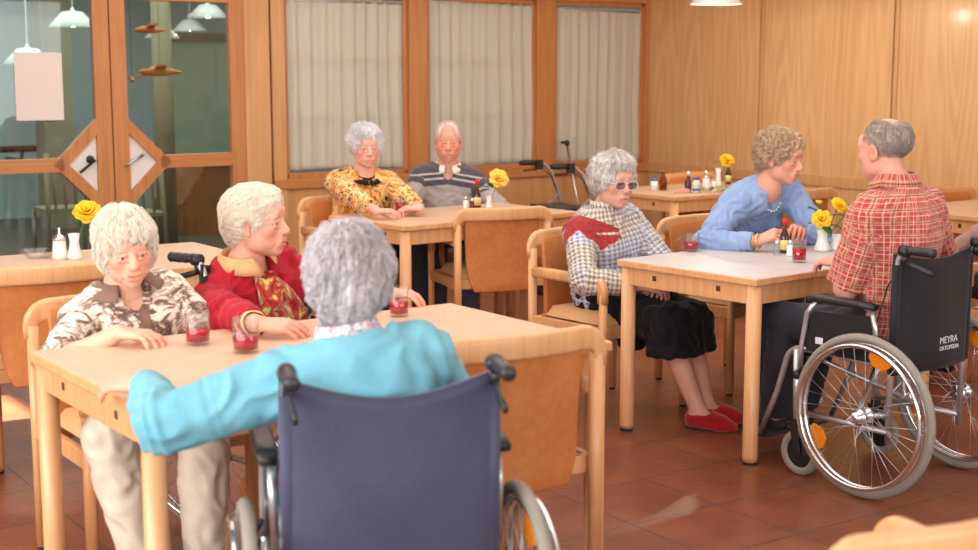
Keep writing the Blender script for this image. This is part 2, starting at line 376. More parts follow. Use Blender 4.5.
# --- glazed double door with a diamond of corner boards
uc = U(118)                                             # meeting stiles
dl, dr = uc + .95, uD
zr = on_back(122, 163)[1]                               # height of the diamond centre
def door_leaf(n, ua, ub, side):
    """ua..ub outer edges, side = +1 when the meeting stile is at ua (left leaf)"""
    e = room_empty('door_%d' % n); struct(e)
    st = .105; wd = ub - ua; um = ua if side > 0 else ub; sg = side
    m = MB(); rb(m, ua, ua + st, -.05, .012, .02, 2.12); rb(m, ub - st, ub, -.05, .012, .02, 2.12)
    room('stile', m, 'frame_wood', e, .004)
    m = MB(); rb(m, ua + st, ub - st, -.05, .012, 2.02, 2.12); rb(m, ua + st, ub - st, -.05, .012, .02, .22)
    far = (ub - st) if sg > 0 else (ua + st)
    near_ = um + sg * (st + .21)
    rb(m, far, near_, -.05, .012, zr - .045, zr + .045)
    room('rail', m, 'frame_wood_flat', e, .004)
    # two slanting boards from the middle rail to the meeting stile
    ins = um + sg * st; hw = .19
    for up in (1, -1):
        m = MB(); 
        P = [(ins, zr + up * (hw + .10)), (ins, zr + up * (hw - .0)), (ins + sg * (hw), zr), (ins + sg * (hw + .10), zr)]
        pts = [(-p[0], p[1]) for p in P]
        m.prism(pts, None, -.012, .05, lambda p, d: Vector((p[0], d, p[1]))); room('slanting_board', m, 'frame_wood', e, fix=True)
    m = MB(); m.prism([(-ins, zr - hw), (-ins, zr + hw), (-(ins + sg * hw), zr)], None, .012, .03, lambda p, d: Vector((p[0], d, p[1])))
    pl = room('lock_plate', m, 'porcelain', e, fix=True)
    if sg > 0:
        m = MB(); hx = -(ins + .045)
        m.lathe([(.0, 0), (.026, 0), (.026, .008), (.0, .008)], fn=lambda p: Vector((p.x + hx, -p.z + .012, p.y + zr + .03)))
        m.tube([(hx, 0, zr + .03), (hx, -.045, zr + .03), (hx + .015, -.052, zr + .028), (hx - .09, -.052, zr - .05)], .009)
        room('door_handle', m, 'black_plastic', e, smooth=True)
    else:
        m = MB(); hx = -(ins - .05); m.tube([(hx + .03, .0, zr + .05), (hx + .03, -.04, zr + .05), (hx - .10, -.04, zr - .02)], .008)
        room('door_handle', m, 'steel', e, smooth=True)
    m = MB(); rb(m, ua + st, ub - st, -.024, -.018, .22, 2.02); room('pane', m, 'pane', e)
    return e
door_leaf(1, uc + .004, dl, 1); door_leaf(2, dr, uc - .004, -1)
m = MB(); rb(m, dl, dl + .12, -.1, .02, 0, 2.2); struct(room('trim_6', m, 'frame_wood'))
# notice taped to the left leaf
def notice():
    (ua, z1), (ub, z0) = on_back(14, 52), on_back(65, 120)
    m = MB(); rb(m, ub, ua, -.016, -.0145, z0, z1); o = room('paper_notice', m, 'paper'); tag(o, 'white sheet of paper taped to the glass of the left door leaf', 'notice')
notice()
# --- right wall with veneered panels
V = lambda px: on_right(px)[0]
e = MB(); rb(e, -.12, 0, -.1, VR, 0, ZC); struct(room('wall_right', e, 'joint'))
js = [0, V(757), V(888)]; step = js[2] - js[1]
while js[-1] < VR: js.append(js[-1] + step)
for i in range(len(js) - 1):
    a, b = js[i] + .028, js[i + 1] - .028
    m = MB(); rb(m, 0, .018, a, b, ZS + .0, ZC - .02); o = room('wall_panel', m, 'veneer', bevel=.002); o.name = 'trim_%d' % (10 + i); struct(o)
    m = MB(); rb(m, 0, .018, a, b, .085, ZS - .07); o = room('wall_panel', m, 'veneer', bevel=.002); o.name = 'trim_%d' % (30 + i); struct(o)
m = MB()
for j in js[1:]: rb(m, 0, .012, j - .017, j + .017, .0, ZC - .02)
rb(m, 0, .02, 0, .022, 0, ZC)
struct(room('trim_7', m, 'panel_wood', bevel=.002))
m = MB(); rb(m, 0, .032, 0, VR, ZS - .075, ZS - .0); struct(room('trim_8', m, 'panel_wood', bevel=.004))
m = MB(); rb(m, 0, .02, 0, VR, 0, .085); struct(room('baseboard_right', m, 'panel_wood', bevel=.003))
# --- left wall and the wall behind the camera, both with windows
m = MB(); rb(m, UL, UL + .2, -.1, 2.10, 0, ZC); rb(m, UL, UL + .2, 2.62, VR, 0, .85); rb(m, UL, UL + .2, 2.62, VR, 2.35, ZC); rb(m, UL, UL + .2, 2.10, 2.62, 2.22, ZC); rb(m, UL, UL + .2, 2.10, 2.62, 0, 1.1)
for v in (2.62, 5.4, 8.4, 11.4): rb(m, UL, UL + .2, v, v + (.6 if v > 3 else .43), .85, 2.35)
struct(room('wall_left', m, 'plaster'))
m = MB()
for v0, v1 in ((3.05, 5.4), (6.0, 8.4), (9.0, 11.4)): rb(m, UL + .1, UL + .12, v0, v1, .85, 2.35)
o = room('sun_blocker_panels', m, 'plaster'); o.name = 'trim_9'; struct(o)  # unseen opaque panels added to keep the sun out of these openings
m = MB(); rb(m, -.1, UL + .2, VR, VR + .2, 0, .8); rb(m, -.1, UL + .2, VR, VR + .2, 2.4, ZC)
for u in (-.1, 3.0, 6.2, UL - .4): rb(m, u, u + .6, VR, VR + .2, .8, 2.4)
struct(room('wall_rear', m, 'plaster'))
# --- the hall beyond the glass
m = MB(); rb(m, -1, 11, -6.2, -.1, -.08, 0); struct(room('floor_hall', m, 'hall_floor'))
m = MB(); rb(m, -1, 11, -6.3, -6.2, 0, 3.1); struct(room('wall_hall', m, 'hall_wall'))
m = MB(); rb(m, 11, 11.1, -6.2, -.1, 0, 3.1); rb(m, -1.1, -1, -6.2, -.1, 0, 3.1); struct(room('wall_hall_ends', m, 'hall_wall'))
m = MB(); rb(m, -1, 11, -6.2, -.1, 3.1, 3.2); struct(room('ceiling_hall', m, 'hall_wall'))
def hall_at(px, py, v): return on_back(px, py, v)
# curved-looking light wall panel, tall doorway with a greenish panel, column, handrail
ua, ub = hall_at(236, 0, -6.1)[0], hall_at(165, 0, -6.1)[0]
m = MB(); z1 = hall_at(200, 42, -6.15)[1]; z0 = 0
rb(m, ua, ub, -6.2, -6.14, 0, z1); struct(room('door_3', m, 'hall_wall_green'))
m = MB(); rb(m, ub, ub + .12, -6.2, -6.08, 0, z1 + .1); rb(m, ua - .12, ua, -6.2, -6.08, 0, z1 + .1); rb(m, ua - .12, ub + .12, -6.2, -6.08, z1, z1 + .1); struct(room('trim_40', m, 'hall_column'))
u = hall_at(160, 0, -3.2)[0]; m = MB(); m.lathe([(.09, 0), (.09, 3.1)], (-u, 3.2, 0), 18); struct(room('trim_41', m, 'hall_column', smooth=True))
u = hall_at(66, 0, -5.0)[0]; m = MB(); rb(m, u, u + .3, -5.2, -4.9, 0, 3.1); struct(room('trim_42', m, 'hall_column'))
(ua, z), (ub, _) = hall_at(52, 148, -5.6), hall_at(-60, 148, -5.6)
m = MB(); m.tube([(-ua, 5.6, z), (-ub, 5.6, z)], .035); 
e = room_empty('handrail'); tag(e, 'dark wooden handrail along the pale hall wall beyond the left door', 'handrail')
room('rail', m, 'dark_wood', e, smooth=True)
for k in (.3, .8, 1.4): m = MB(); m.tube([(-ua - k, 5.62, z - .02), (-ua - k, 5.68, z - .12), (-ua - k, 6.2, z - .12)], .018); room('bracket', m, 'black_plastic', e, smooth=True)
# low counter in the hall, right of the door
ua, ub = hall_at(240, 200, -3.6)[0], hall_at(182, 200, -3.6)[0]
e = room_empty('counter'); tag(e, 'brown wooden cupboard with a slanting side, seen through the right door leaf', 'cupboard')
zt = hall_at(220, 164, -3.6)[1]; zb = 0
m = MB(); m.prism([(-ua + .3, 0), (-ub, 0), (-ub, zt * .45), (-(ua + ub) / 2 - .05, zt), (-ua + .3, zt)], None, 3.6, 4.3, lambda p, d: Vector((p[0], d, p[1]))); room('body', m, 'hall_wood', e, fix=True)
m = MB(); rb(m, ua - .3, (ua + ub) / 2 + .08, -4.3, -3.56, zt, zt + .03); room('top', m, 'dark_wood', e)
# stick chairs stacked in the hall: slim slatted wooden frames
def slat_frame(px, v, label, ztop):
    u = hall_at(px, 200, v)[0]; e = room_empty('slatted_chair'); tag(e, label, 'chair')
    m = MB()
    for du in (0, .42): m.tube([(-u - du, -v, 0), (-u - du * .9, -v + .12, ztop)], .02)
    room('frame', m, 'hall_column', e, smooth=True)
    for k in range(4):
        m = MB(); d = .08 + k * .085; m.tube([(-u - d, -v + .05, .42), (-u - d * .95, -v + .12, ztop - .03)], .012); room('slat', m, 'hall_column', e, smooth=True)
    m = MB(); rb(m, u, u + .42, v - .4, v - .02, .42, .45); room('seat', m, 'hall_column', e)
    m = MB()
    for du in (0, .42): m.tube([(-u - du, -v + .38, 0), (-u - du, -v + .38, .43)], .018)
    room('leg', m, 'hall_column', e, smooth=True)
slat_frame(166, -1.6, 'pale slatted hall chair behind the glass by the door diamond, right one', .95); slat_frame(98, -2.3, 'pale slatted hall chair behind the left door leaf', .9)
# pendant lamps
def pendant(loc, dia, label, e_w=0, group=None, glow=1, name='pendant_lamp'):
    e = empty(name, loc, 0, label, 'lamp', group)
    r = dia / 2
    m = MB(); m.lathe([(.03, .105 * dia / .32), (r * .42, .10 * dia / .32), (r, .0), (r * .985, -.002), (r * .42, .092 * dia / .32), (.03, .098 * dia / .32)], seg=36); m.build('lamp_shade', 'enamel', e, True, fix=True)
    m = MB(); m.lathe([(0, .002), (.03, .006), (.042, .03), (.03, .06), (.014, .08)], seg=16); m.build('bulb', 'glow', e, True, fix=True)
    m = MB(); m.lathe([(.02, .08), (.02, .15), (.006, .17)], seg=12); m.build('socket', 'enamel', e, True)
    m = MB(); m.tube([(0, 0, .15), (0, 0, (3.1 if loc[1] > 11 and loc[0] < 0 else ZC) - loc[2])], .004, 6); m.build('cord', 'enamel', e)
    if e_w:
        l = bpy.data.lights.new('lamp_light', 'POINT'); lo = bpy.data.objects.new('lamp_light', l); COL.objects.link(lo); lo.parent = e; lo.location = (0, 0, -.004); l.energy = e_w; l.color = (1, .87, .68); l.shadow_soft_size = .035
    return e
p = atd(716, 4, 9.25); pendant(p, .34, 'white conical pendant lamp hanging over the table in the panelled corner', 45)
for px, py, dia, lab in ((28, 64, .42, 'white pendant lamp shade in the hall, lowest at the left edge'), (73, 27, .42, 'white pendant lamp shade in the hall, above the paper notice'), (162, 38, .34, 'white pendant lamp shade in the hall, leftmost behind the right door leaf'), (190, 31, .34, 'white pendant lamp shade in the hall, middle one behind the right door leaf'), (208, 18, .38, 'white pendant lamp shade in the hall, highest and rightmost behind the right door leaf')):
    v = -3.3 if dia > .35 else -4.2; u, z = hall_at(px, py, v); pendant(RP(u, v, z), dia, lab, 5)
u, z = hall_at(478, 49, -2.2); pendant(RP(u, -2.2, z), .24, 'added lamp behind the middle net curtain, standing in for a reflection', 4)  # lamp added in place of a lamp reflection in the window glass
# wooden birds of a mobile, turned as propellers, hanging in the hall
def bird(px, py, v, size, label, turn):
    u, z = hall_at(px, py, v); p = RP(u, v, z); e = empty('wooden_bird', p, turn, label, 'mobile ornament', 'wooden birds of the hall mobile')
    m = MB(); m.lathe([(0, -.5 * size), (.06 * size, -.4 * size), (.10 * size, -.1 * size), (.08 * size, .2 * size), (.03 * size, .45 * size), (0, .5 * size)], seg=10, fn=lambda q: Vector((q.z, q.y, q.x))); m.build('body', 'orange_bird', e, True)
    for s_ in (1, -1):
        m = MB(); m.add([(-.12 * size, 0, .02), (.14 * size, 0, .02), (.02 * size, s_ * .6 * size, .14 * size), (-.16 * size, s_ * .5 * size, .12 * size)], [(0, 1, 2, 3)]); o = m.build('wing', 'orange_bird', e)
        q = o.modifiers.new('t', 'SOLIDIFY'); q.thickness = .012
    m = MB(); m.tube([(0, 0, .02), (0, 0, 3.1 - p.z)], .002, 5); m.build('thread', 'black_plastic', e)
bird(150, 30, -1.3, .26, 'orange wooden bird of the hall mobile, highest one', .6); bird(160, 72, -1.3, .34, 'orange wooden bird of the hall mobile with spread wings, below the lamps', .4); bird(132, 80, -1.5, .2, 'small orange wooden bird next to the door stile', 2.0); bird(50, 120, -1.5, .16, 'small orange wooden bird just under the paper notice', 1.0)

# ------------------------------------------------------------------ furniture
Z = Vector((0, 0, 1))
def make_chair(label, group=None):
    e = empty('armchair', (0, 0, 0), 0, label, 'chair', group)
    sec = rrect(.036, .036, .016, 3)
    for sx in (-1, 1):
        m = MB(); m.sweep([(sx * .262, -.245, 0.012), (sx * .262, -.245, .74), ], rrect(.034, .042, .015)); m.build('leg', 'beech', e, True)
        m = MB(); m.sweep([(sx * .262, .225, 0.012), (sx * .262, .225, .58)], rrect(.034, .038, .015)); m.build('leg', 'beech', e, True)
        # arm: rises out of the front post, turns and runs back
        pts = [Vector((sx * .262, .222, .54))] + arc((sx * .262, .172, .585), .05, 0, 90, 6, Vector((0, 1, 0)), Z) + [Vector((sx * .262, .0, .635)), Vector((sx * .262, -.13, .635)), Vector((sx * .262, -.24, .632))]
        m = MB(); m.sweep(pts, rrect(.036, .05, .013), up=Vector((0, 1, 0))); m.build('armrest', 'beech', e, True)
        m = MB(); m.box(sx * .262 - .012, sx * .262 + .012, -.24, .22, .375, .43); m.build('side_rail', 'beech', e, bevel=.004)
        for y in (-.245, .225): m = MB(); m.lathe([(.0, 0), (.016, 0), (.016, .014), (0, .014)], (sx * .262, y, 0), 12); m.build('foot_cap', 'rubber', e)
    m = MB(); m.box(-.255, .255, .205, .232, .375, .43); m.box(-.255, .255, -.225, -.2, .375, .43); m.build('cross_rail', 'beech', e, bevel=.004)
    # top rail wraps round from post to post, bowed backwards
    pts = [Vector((-.268, -.248, .70))] + [Vector((-.268 + .055 * (1 - math.cos(R(a))), -.250, .735 + .052 * math.sin(R(a)))) for a in range(0, 91, 15)]
    n = 9; mid = [Vector((-.213 + .426 * i / n, -.250 - .028 * math.sin(math.pi * i / n), .787)) for i in range(1, n)]
    pts = pts + mid + [Vector((-p.x, p.y, p.z)) for p in reversed(pts)]
    m = MB(); m.sweep(pts, rrect(.074, .036, .014), up=Vector((0, 1, 0)), scale=[.62, .66, .7, .76, .83, .9, .95, 1] + [1] * 8 + [1, .95, .9, .83, .76, .7, .66, .62]); m.build('top_rail', 'beech', e, True)
    # upholstered back panel, bowed and widening upwards
    vs = []; nx, nz = 10, 8
    for k in range(nz + 1):
        z = .36 + (.79 - .36) * k / nz; wz = .195 + .022 * math.sin(math.pi * .5 * k / nz) - (.03 if k == 0 else (.008 if k == 1 else 0))
        for i in range(nx + 1):
            t = i / nx; vs.append((-wz + 2 * wz * t, -.238 - .028 * math.sin(math.pi * t) + .02 * math.sin(math.pi * k / nz), z))
    m = MB(); m.add(vs, [(k * (nx + 1) + i, k * (nx + 1) + i + 1, (k + 1) * (nx + 1) + i + 1, (k + 1) * (nx + 1) + i) for k in range(nz) for i in range(nx)])
    o = m.build('backrest', 'chair_panel', e, True); q = o.modifiers.new('t', 'SOLIDIFY'); q.thickness = .022; q.offset = 0; q = o.modifiers.new('b', 'BEVEL'); q.width = .006; q.segments = 2; q.limit_method = 'ANGLE'
    # cushion
    m = MB(); nn = 12; vs = []
    for lay in (0, 1):
        for j in range(nn + 1):
            for i in range(nn + 1):
                x = -1 + 2 * i / nn; y = -1 + 2 * j / nn; r = max(abs(x), abs(y)); d = (1 - r ** 6)
                vs.append((.228 * x, .215 * y - .005, .432 + (0.012 if lay == 0 else .02) * 0 + (.05 * d ** .5 if lay else 0) * (1) + (.0 if lay else -.002)))
    q = (nn + 1) ** 2; fs = []
    for j in range(nn):
        for i in range(nn): a = j * (nn + 1) + i; fs.append((a, a + nn + 1, a + nn + 2, a + 1)); fs.append((a + q, a + 1 + q, a + nn + 2 + q, a + nn + 1 + q))
    m.add(vs, fs); m.build('seat', 'seat_cushion', e, True, fix=True)
    return e
def make_table(name, corner, yaw, w_, l_, top, label, group=None):
    """corner = near corner; w_ runs to the left-back, l_ to the right-back"""
    e = empty(name, (corner[0], corner[1], 0), yaw, label, 'table', 'wooden dining tables')
    m = MB(); m.box(.004, l_ - .004, .004, w_ - .004, .728, .752); m.build('tabletop', top, e, bevel=.003)
    m = MB(); t = .012
    m.box(0, l_, 0, t, .722, .750); m.box(0, l_, w_ - t, w_, .722, .750); m.box(0, t, t, w_ - t, .722, .750); m.box(l_ - t, l_, t, w_ - t, .722, .750)
    m.build('edge_band', 'beech', e, bevel=.004)
    m = MB(); a = .018
    m.box(.05, l_ - .05, a, a + .022, .645, .723); m.box(.05, l_ - .05, w_ - a - .022, w_ - a, .645, .723); m.box(a, a + .022, .05, w_ - .05, .645, .723); m.box(l_ - a - .022, l_ - a, .05, w_ - .05, .645, .723)
    m.build('apron', 'beech', e, bevel=.003)
    for x in (.037, l_ - .037):
        for y in (.037, w_ - .037):
            m = MB(); m.lathe([(.029, .012), (.031, .03), (.031, .722)], (x, y, 0), 24); o = m.build('leg', 'beech', e, True)
            m = MB(); m.lathe([(0, 0), (.027, 0), (.029, .013), (0, .013)], (x, y, 0), 18); m.build('foot_cap', 'rubber', o, False)
    for y in (w_ * .27, w_ * .73): m = MB(); m.box(a - .001, a + .003, y - .011, y + .011, .678, .700); m.build('joint_plug', 'plug', e)
    return e
TL = make_table('dining_table', (-.815, 3.185), R(35.7), .857, 1.456, 'top_beige', 'long wooden table with pale beige top in the left foreground')
TR = make_table('dining_table', (1.032, 5.287), R(39.4), .763, 1.25, 'top_white', 'wooden table with white top and yellow roses, next to the plaid-shirted man')
TF = make_table('dining_table', (-.446, 7.19), R(38.9), .73, 1.25, 'top_beige', 'wooden table in front of the seated couple by the curtains')
TM = make_table('dining_table', (-.94 - 1.2 * .819, 5.85 - 1.2 * .574), R(35), .80, 1.2, 'top_beige', 'wooden table by the glazed door with sugar dispenser and white vase')
TC = make_table('dining_table', (1.20, 8.93), R(36), .80, 1.22, 'top_beige', 'wooden table in the panelled corner crowded with bottles')
p = at(955, 206, .75); TE = make_table('dining_table', (p.x - .05, p.y - .72, 0), R(36), .74, 1.0, 'top_beige', 'wooden table at the right edge behind the plaid-shirted man')
# chairs: (x, y, direction faced, label)
def face(dx, dy): return math.atan2(-dx, dy)
def chair_at(proto, x, y, dx, dy, label):
    proto['group'] = 'wooden armchairs at the tables'
    o = proto if not chair_at.used else copy_tree(proto); chair_at.used = True
    o.location = (x, y, 0); o.rotation_euler = (0, 0, face(dx, dy)); o['label'] = label; return o
chair_at.used = False
CH = make_chair('chair')
chair_at(CH, -1.10, 4.30, .583, -.812, 'wooden armchair under the white-haired woman in the patterned polo shirt')
fx, fy = -.583, .812
q_ = at(600, 331, .80); d_ = Vector((math.cos(R(31)), math.sin(R(31)), 0)); q_ = q_ - d_ * .27 + Vector((-d_.y, d_.x, 0)) * .25
chair_at(CH, q_.x, q_.y, -d_.y, d_.x, 'empty wooden armchair with wide orange back panel, pushed under the long foreground table')
chair_at(CH, -1.785, 5.42, -.53, .848, 'empty armchair at the left edge pushed up to the table with the white vase')
p0, p1 = at(460, 209, .82), at(546, 206, .82); pm = (p0 + p1) / 2; d = (p1 - p0).normalized(); n_ = Vector((-d.y, d.x, 0))
chair_at(CH, pm.x + n_.x * .25, pm.y + n_.y * .25, n_.x, n_.y, 'empty wooden armchair seen from behind in the middle, facing the seated couple')
chair_at(CH, .56, 6.32, .635, -.772, 'wooden armchair under the woman in the houndstooth jacket')
chair_at(CH, 1.22, 6.87, .635, -.772, 'wooden armchair under the woman in the light blue sweater')
chair_at(CH, -.74, 8.06, .629, -.777, 'wooden armchair under the woman in the orange patterned top')
chair_at(CH, -.22, 8.46, .629, -.777, 'wooden armchair hidden under the man in the grey striped sweater')
p = at(690, 173, .82); chair_at(CH, p.x + .14, p.y - .20, .565, -.825, 'wooden armchair behind the bottle-laden corner table, by the wall')
chair_at(CH, 1.86, 8.92, -.60, .80, 'wooden armchair pushed under the near side of the bottle-laden corner table')
p = at(950, 188, .82); chair_at(CH, p.x + .12, p.y - .2, .565, -.825, 'wooden armchair at the panelled wall, right of the plaid-shirted man')
chair_at(CH, .66, 2.39, -.43, .90, 'wooden armchair of which only the curved top rail shows in the bottom right corner')

def text_obj(body, size, m, parent, loc, rot, extrude=.0006, name='lettering'):
    c = bpy.data.curves.new(name, 'FONT'); c.body = body; c.size = size; c.extrude = extrude; c.align_x = 'LEFT'
    t = bpy.data.objects.new(name + '_src', c); COL.objects.link(t)
    bpy.context.view_layer.update(); me = bpy.data.meshes.new_from_object(t.evaluated_get(bpy.context.evaluated_depsgraph_get()))
    bpy.data.objects.remove(t); me.materials.clear(); return link_mesh(name, me, m, parent, False, loc=loc, rot=rot)
def make_wheelchair(loc, yaw, label, canvas='black_canvas', text=False, guard=True, sag=.03):
    e = empty('wheelchair', (loc[0], loc[1], 0), yaw, label, 'wheelchair')
    X = Vector((1, 0, 0)); Y = Vector((0, 1, 0))
    for s in (-1, 1):
        x = s * .312; c = Vector((x, 0, .305))
        def ring(Rr, xo=0, n=56): return [Vector((x + xo, Rr * math.cos(2 * math.pi * i / n), .305 + Rr * math.sin(2 * math.pi * i / n))) for i in range(n)]
        m = MB(); m.tube(ring(.288), .0165, 10, closed=True); wh = m.build('wheel', 'grey_tyre', e, True, fix=True)
        m = MB(); m.sweep(ring(.268), [(-.010, -.007), (.010, -.007), (.012, .007), (-.012, .007)], closed=True, up=X); m.build('rim', 'chrome', wh, True, fix=True)
        m = MB(); m.tube(ring(.262, s * .032), .0085, 8, closed=True)
        m.build('hand_rim', 'chrome', wh, True, fix=True)
        m = MB()
        for k in range(6):
            a = 2 * math.pi * k / 6; d = Vector((0, math.cos(a), math.sin(a))); m.tube([c + d * .262, c + d * .262 + X * s * .032], .004, 6)
        for k in range(32):
            a = 2 * math.pi * k / 32; b = a + (.55 if k % 4 < 2 else -.55); sd = .022 if k % 2 else -.022
            m.tube([c + Vector((0, math.cos(a), math.sin(a))) * .262, c + Vector((sd, .028 * math.cos(b + 1.0 * (1 if k % 4 < 2 else -1)), .028 * math.sin(b + 1.0 * (1 if k % 4 < 2 else -1))))], .0013, 5)
        m.build('spokes', 'steel', wh, True)
        m = MB(); m.lathe([(0, -.04), (.012, -.04), (.012, -.028), (.032, -.026), (.032, -.018), (.018, -.015), (.018, .015), (.032, .018), (.032, .026), (.02, .03), (.02, .05), (0, .052)], c, 20, fn=lambda q: Vector((s * q.z, q.x, q.y))); m.build('hub', 'chrome', wh, True, fix=True)
        for a in (107, 330):
            d = Vector((0, math.cos(R(a)), math.sin(R(a)))); t = Vector((0, -math.sin(R(a)), math.cos(R(a))))
            m = MB(); pp_ = [c + d * q + t * w_ for q, w_ in ((.245, -.045), (.245, .045), (.222, .05), (.195, .022), (.195, -.022), (.222, -.05))]
            m.prism(pp_, None, -.006, .006, lambda q, dd: q + X * (dd + s * .0)); m.build('reflector', 'reflector', wh, False, .003, fix=True)
        xt = s * .225
        m = MB(); m.tube([(xt, -.05, .2), (xt, -.05, .5), (xt, -.055, .84)] + [tuple(Vector((xt, -.055 - .06 * (1 - math.cos(R(a))), .84 + .075 * math.sin(R(a)))) ) for a in range(15, 91, 15)] + [(xt, -.20, .915)], .0115, 12)
        m.tube([(xt, -.05, .49), (xt, .36, .49)] + [(xt, .36 + .07 * math.sin(R(a)), .49 - .07 * (1 - math.cos(R(a)))) for a in range(15, 76, 15)] + [(xt, .47, .30), (xt, .55, .12)], .0115, 12)
        m.tube([(xt, -.05, .24), (xt, .35, .24)], .0115, 12); m.tube([(s * .25, .36, .49), (s * .25, .35, .17)], .0125, 12)
        m.tube([(xt, -.05, .305), (s * .30, -.0, .305)], .012, 8)
        m.build('side_frame', 'silver_paint', e, True)
        m = MB(); m.lathe([(0, 0), (.015, 0), (.018, .012), (.0155, .02), (.0175, .04), (.0155, .05), (.0175, .07), (.016, .09), (.018, .105), (.013, .112), (0, .112)], (xt, -.10, .915), 14, fn=lambda q: Vector((q.x, -q.z, q.y))); gp = m.build('push_handle', 'black_plastic', e, True, fix=True)
        m = MB(); m.lathe([(0, -.018), (.021, -.016), (.021, .016), (0, .018)], (xt, -.088, .912), 12, fn=lambda q: Vector((q.x, q.z, q.y))); m.tube([(xt, -.088, .90), (xt, -.085, .865)], .011, 8)
        m.sweep([(xt, -.085, .872), (xt - s * .004, -.12, .862), (xt - s * .006, -.16, .85), (xt - s * .006, -.205, .838)], rrect(.012, .02, .005, 2)); m.build('brake_lever', 'black_plastic', gp, True, fix=True)
        m = MB(); m.tube([(xt, -.08, .865), (xt + s * .01, -.03, .78), (xt + s * .02, -.0, .66), (xt + s * .02, .03, .55), (xt + s * .03, .12, .5)], .003, 6); m.build('brake_cable', 'black_plastic', e, True)
        # armrest
        m = MB(); m.sweep([(s * .262, .0, .70), (s * .262, .06, .703), (s * .262, .26, .703), (s * .262, .30, .698)], rrect(.052, .028, .012), up=Z, scale=[.8, 1, 1, .75]); m.build('armrest', 'black_plastic', e, True)
        m = MB(); m.tube([(s * .255, .27, .69), (s * .255, .31, .64), (s * .255, .335, .5), (s * .255, .335, .42)], .0105, 10); m.build('armrest_tube', 'silver_paint', e, True); m = MB(); m.tube([(s * .255, .02, .69), (s * .255, -.0, .62), (s * .25, .0, .5)], .0105, 10); m.build('armrest_tube', 'silver_paint', e, True)
        if guard:
            m = MB(); m.prism([(.02, .49), (.32, .49), (.335, .56), (.29, .65), (.03, .66)], None, s * .238, s * .246, lambda q, d: Vector((d, q[0], q[1]))); gd = m.build('side_guard', 'black_plastic', e, False, .003, fix=True)
            m = MB(); m.box(s * .247 - .001, s * .247 + .001, .24, .275, .525, .55); m.build('sticker', 'label_white', gd)
        # parking brake and caster
        m = MB(); m.tube([(s * .262, .30, .47), (s * .275, .27, .46), (s * .285, .31, .42)], .007, 8); m.lathe([(0, -.02), (.015, -.015), (.017, .01), (0, .02)], (s * .28, .33, .40), 10); m.build('parking_brake', 'black_plastic', e, True)
        m = MB(); m.lathe([(0, 0), (.02, 0), (.02, .03), (0, .03)], (s * .25, .35, .19), 12); 
        for d in (-.024, .024): m.sweep([(s * .25 + d, .35, .20), (s * .25 + d, .335, .15), (s * .25 + d, .325, .09)], rrect(.006, .034, .002, 1), up=Vector((0, 1, 0)))
        m.box(s * .25 - .028, s * .25 + .028, .33, .37, .188, .205)
        fk = m.build('caster_fork', 'black_plastic', e, False, fix=True)
        m = MB(); m.lathe([(.06, -.014), (.085, -.014), (.09, -.006), (.09, .006), (.085, .014), (.06, .014), (.06, -.014)], (s * .25, .325, .09), 26, fn=lambda q: Vector((q.z, q.x, q.y))); cw = m.build('caster_wheel', 'grey_tyre', e, True, fix=True)
        m = MB(); m.lathe([(0, -.012), (.06, -.006), (.06, .006), (0, .012)], (s * .25, .325, .09), 20, fn=lambda q: Vector((q.z, q.x, q.y))); m.build('caster_disc', 'black_plastic', cw, True, fix=True)
        m = MB(); m.box(s * .225 - .16 * (s > 0), s * .225 + .16 * (s < 0), .52, .66, .10, .115); m.build('footplate', 'black_plastic', e, False, .006)
    m = MB(); m.tube([(-.225, .1, .24), (.225, .30, .47)], .009, 8); m.tube([(.225, .1, .24), (-.225, .30, .47)], .009, 8); m.build('cross_brace', 'silver_paint', e, True)
    vs = []; nx, nz = 18, 14
    for k in range(nz + 1):
        for i in range(nx + 1):
            t = i / nx; zt = .90 - sag * math.sin(math.pi * t); z = .455 + (zt - .455) * k / nz
            yy = -.066 - .022 * math.sin(math.pi * t) - .003 * math.sin(9 * t + 5 * z)
            xx = -.238 + .476 * t
            if i in (0, nx): yy += .012
            vs.append((xx, yy, z))
    m = MB(); m.add(vs, [(k * (nx + 1) + i, k * (nx + 1) + i + 1, (k + 1) * (nx + 1) + i + 1, (k + 1) * (nx + 1) + i) for k in range(nz) for i in range(nx)])
    bk = m.build('backrest', canvas, e, True); q = bk.modifiers.new('t', 'SOLIDIFY'); q.thickness = .010; q.offset = 0
    for s in (-1, 1):
        m = MB(); m.sweep([(s * .226, -.056, .46), (s * .226, -.058, .86)], rrect(.034, .03, .013)); m.build('sleeve', canvas, bk, True)
    m = MB(); m.box(-.225, .225, -.045, .37, .488, .500); m.build('seat', canvas, e, False, .004)
    if text:
        a_ = text_obj('MEYRA', .036, 'label_white', bk, (.005, -.0955, .548), (R(90), 0, 0)); b_ = text_obj('ORTOPEDIA', .0225, 'label_white', bk, (.005, -.0955, .522), (R(90), 0, 0))
    return e
fw = Vector((-.62, .785, 0))
cw = at(856, 500, 0); rg = Vector((fw.y, -fw.x, 0))
WM = cw + rg * .312 + Vector((.02, .03, 0))
W8 = make_wheelchair(WM, face(fw.x, fw.y), 'black wheelchair with silver spoked wheels in which the plaid-shirted man sits', text=True)
W3 = make_wheelchair((-.225, 2.98), R(13), 'wheelchair with dark blue-grey canvas back carrying the woman in the turquoise cardigan', 'navy_canvas', guard=False, sag=.05)
W2 = make_wheelchair((-.80, 4.80), face(.86, -.51), 'wheelchair mostly hidden under the woman in the red sweater, black push handle showing')
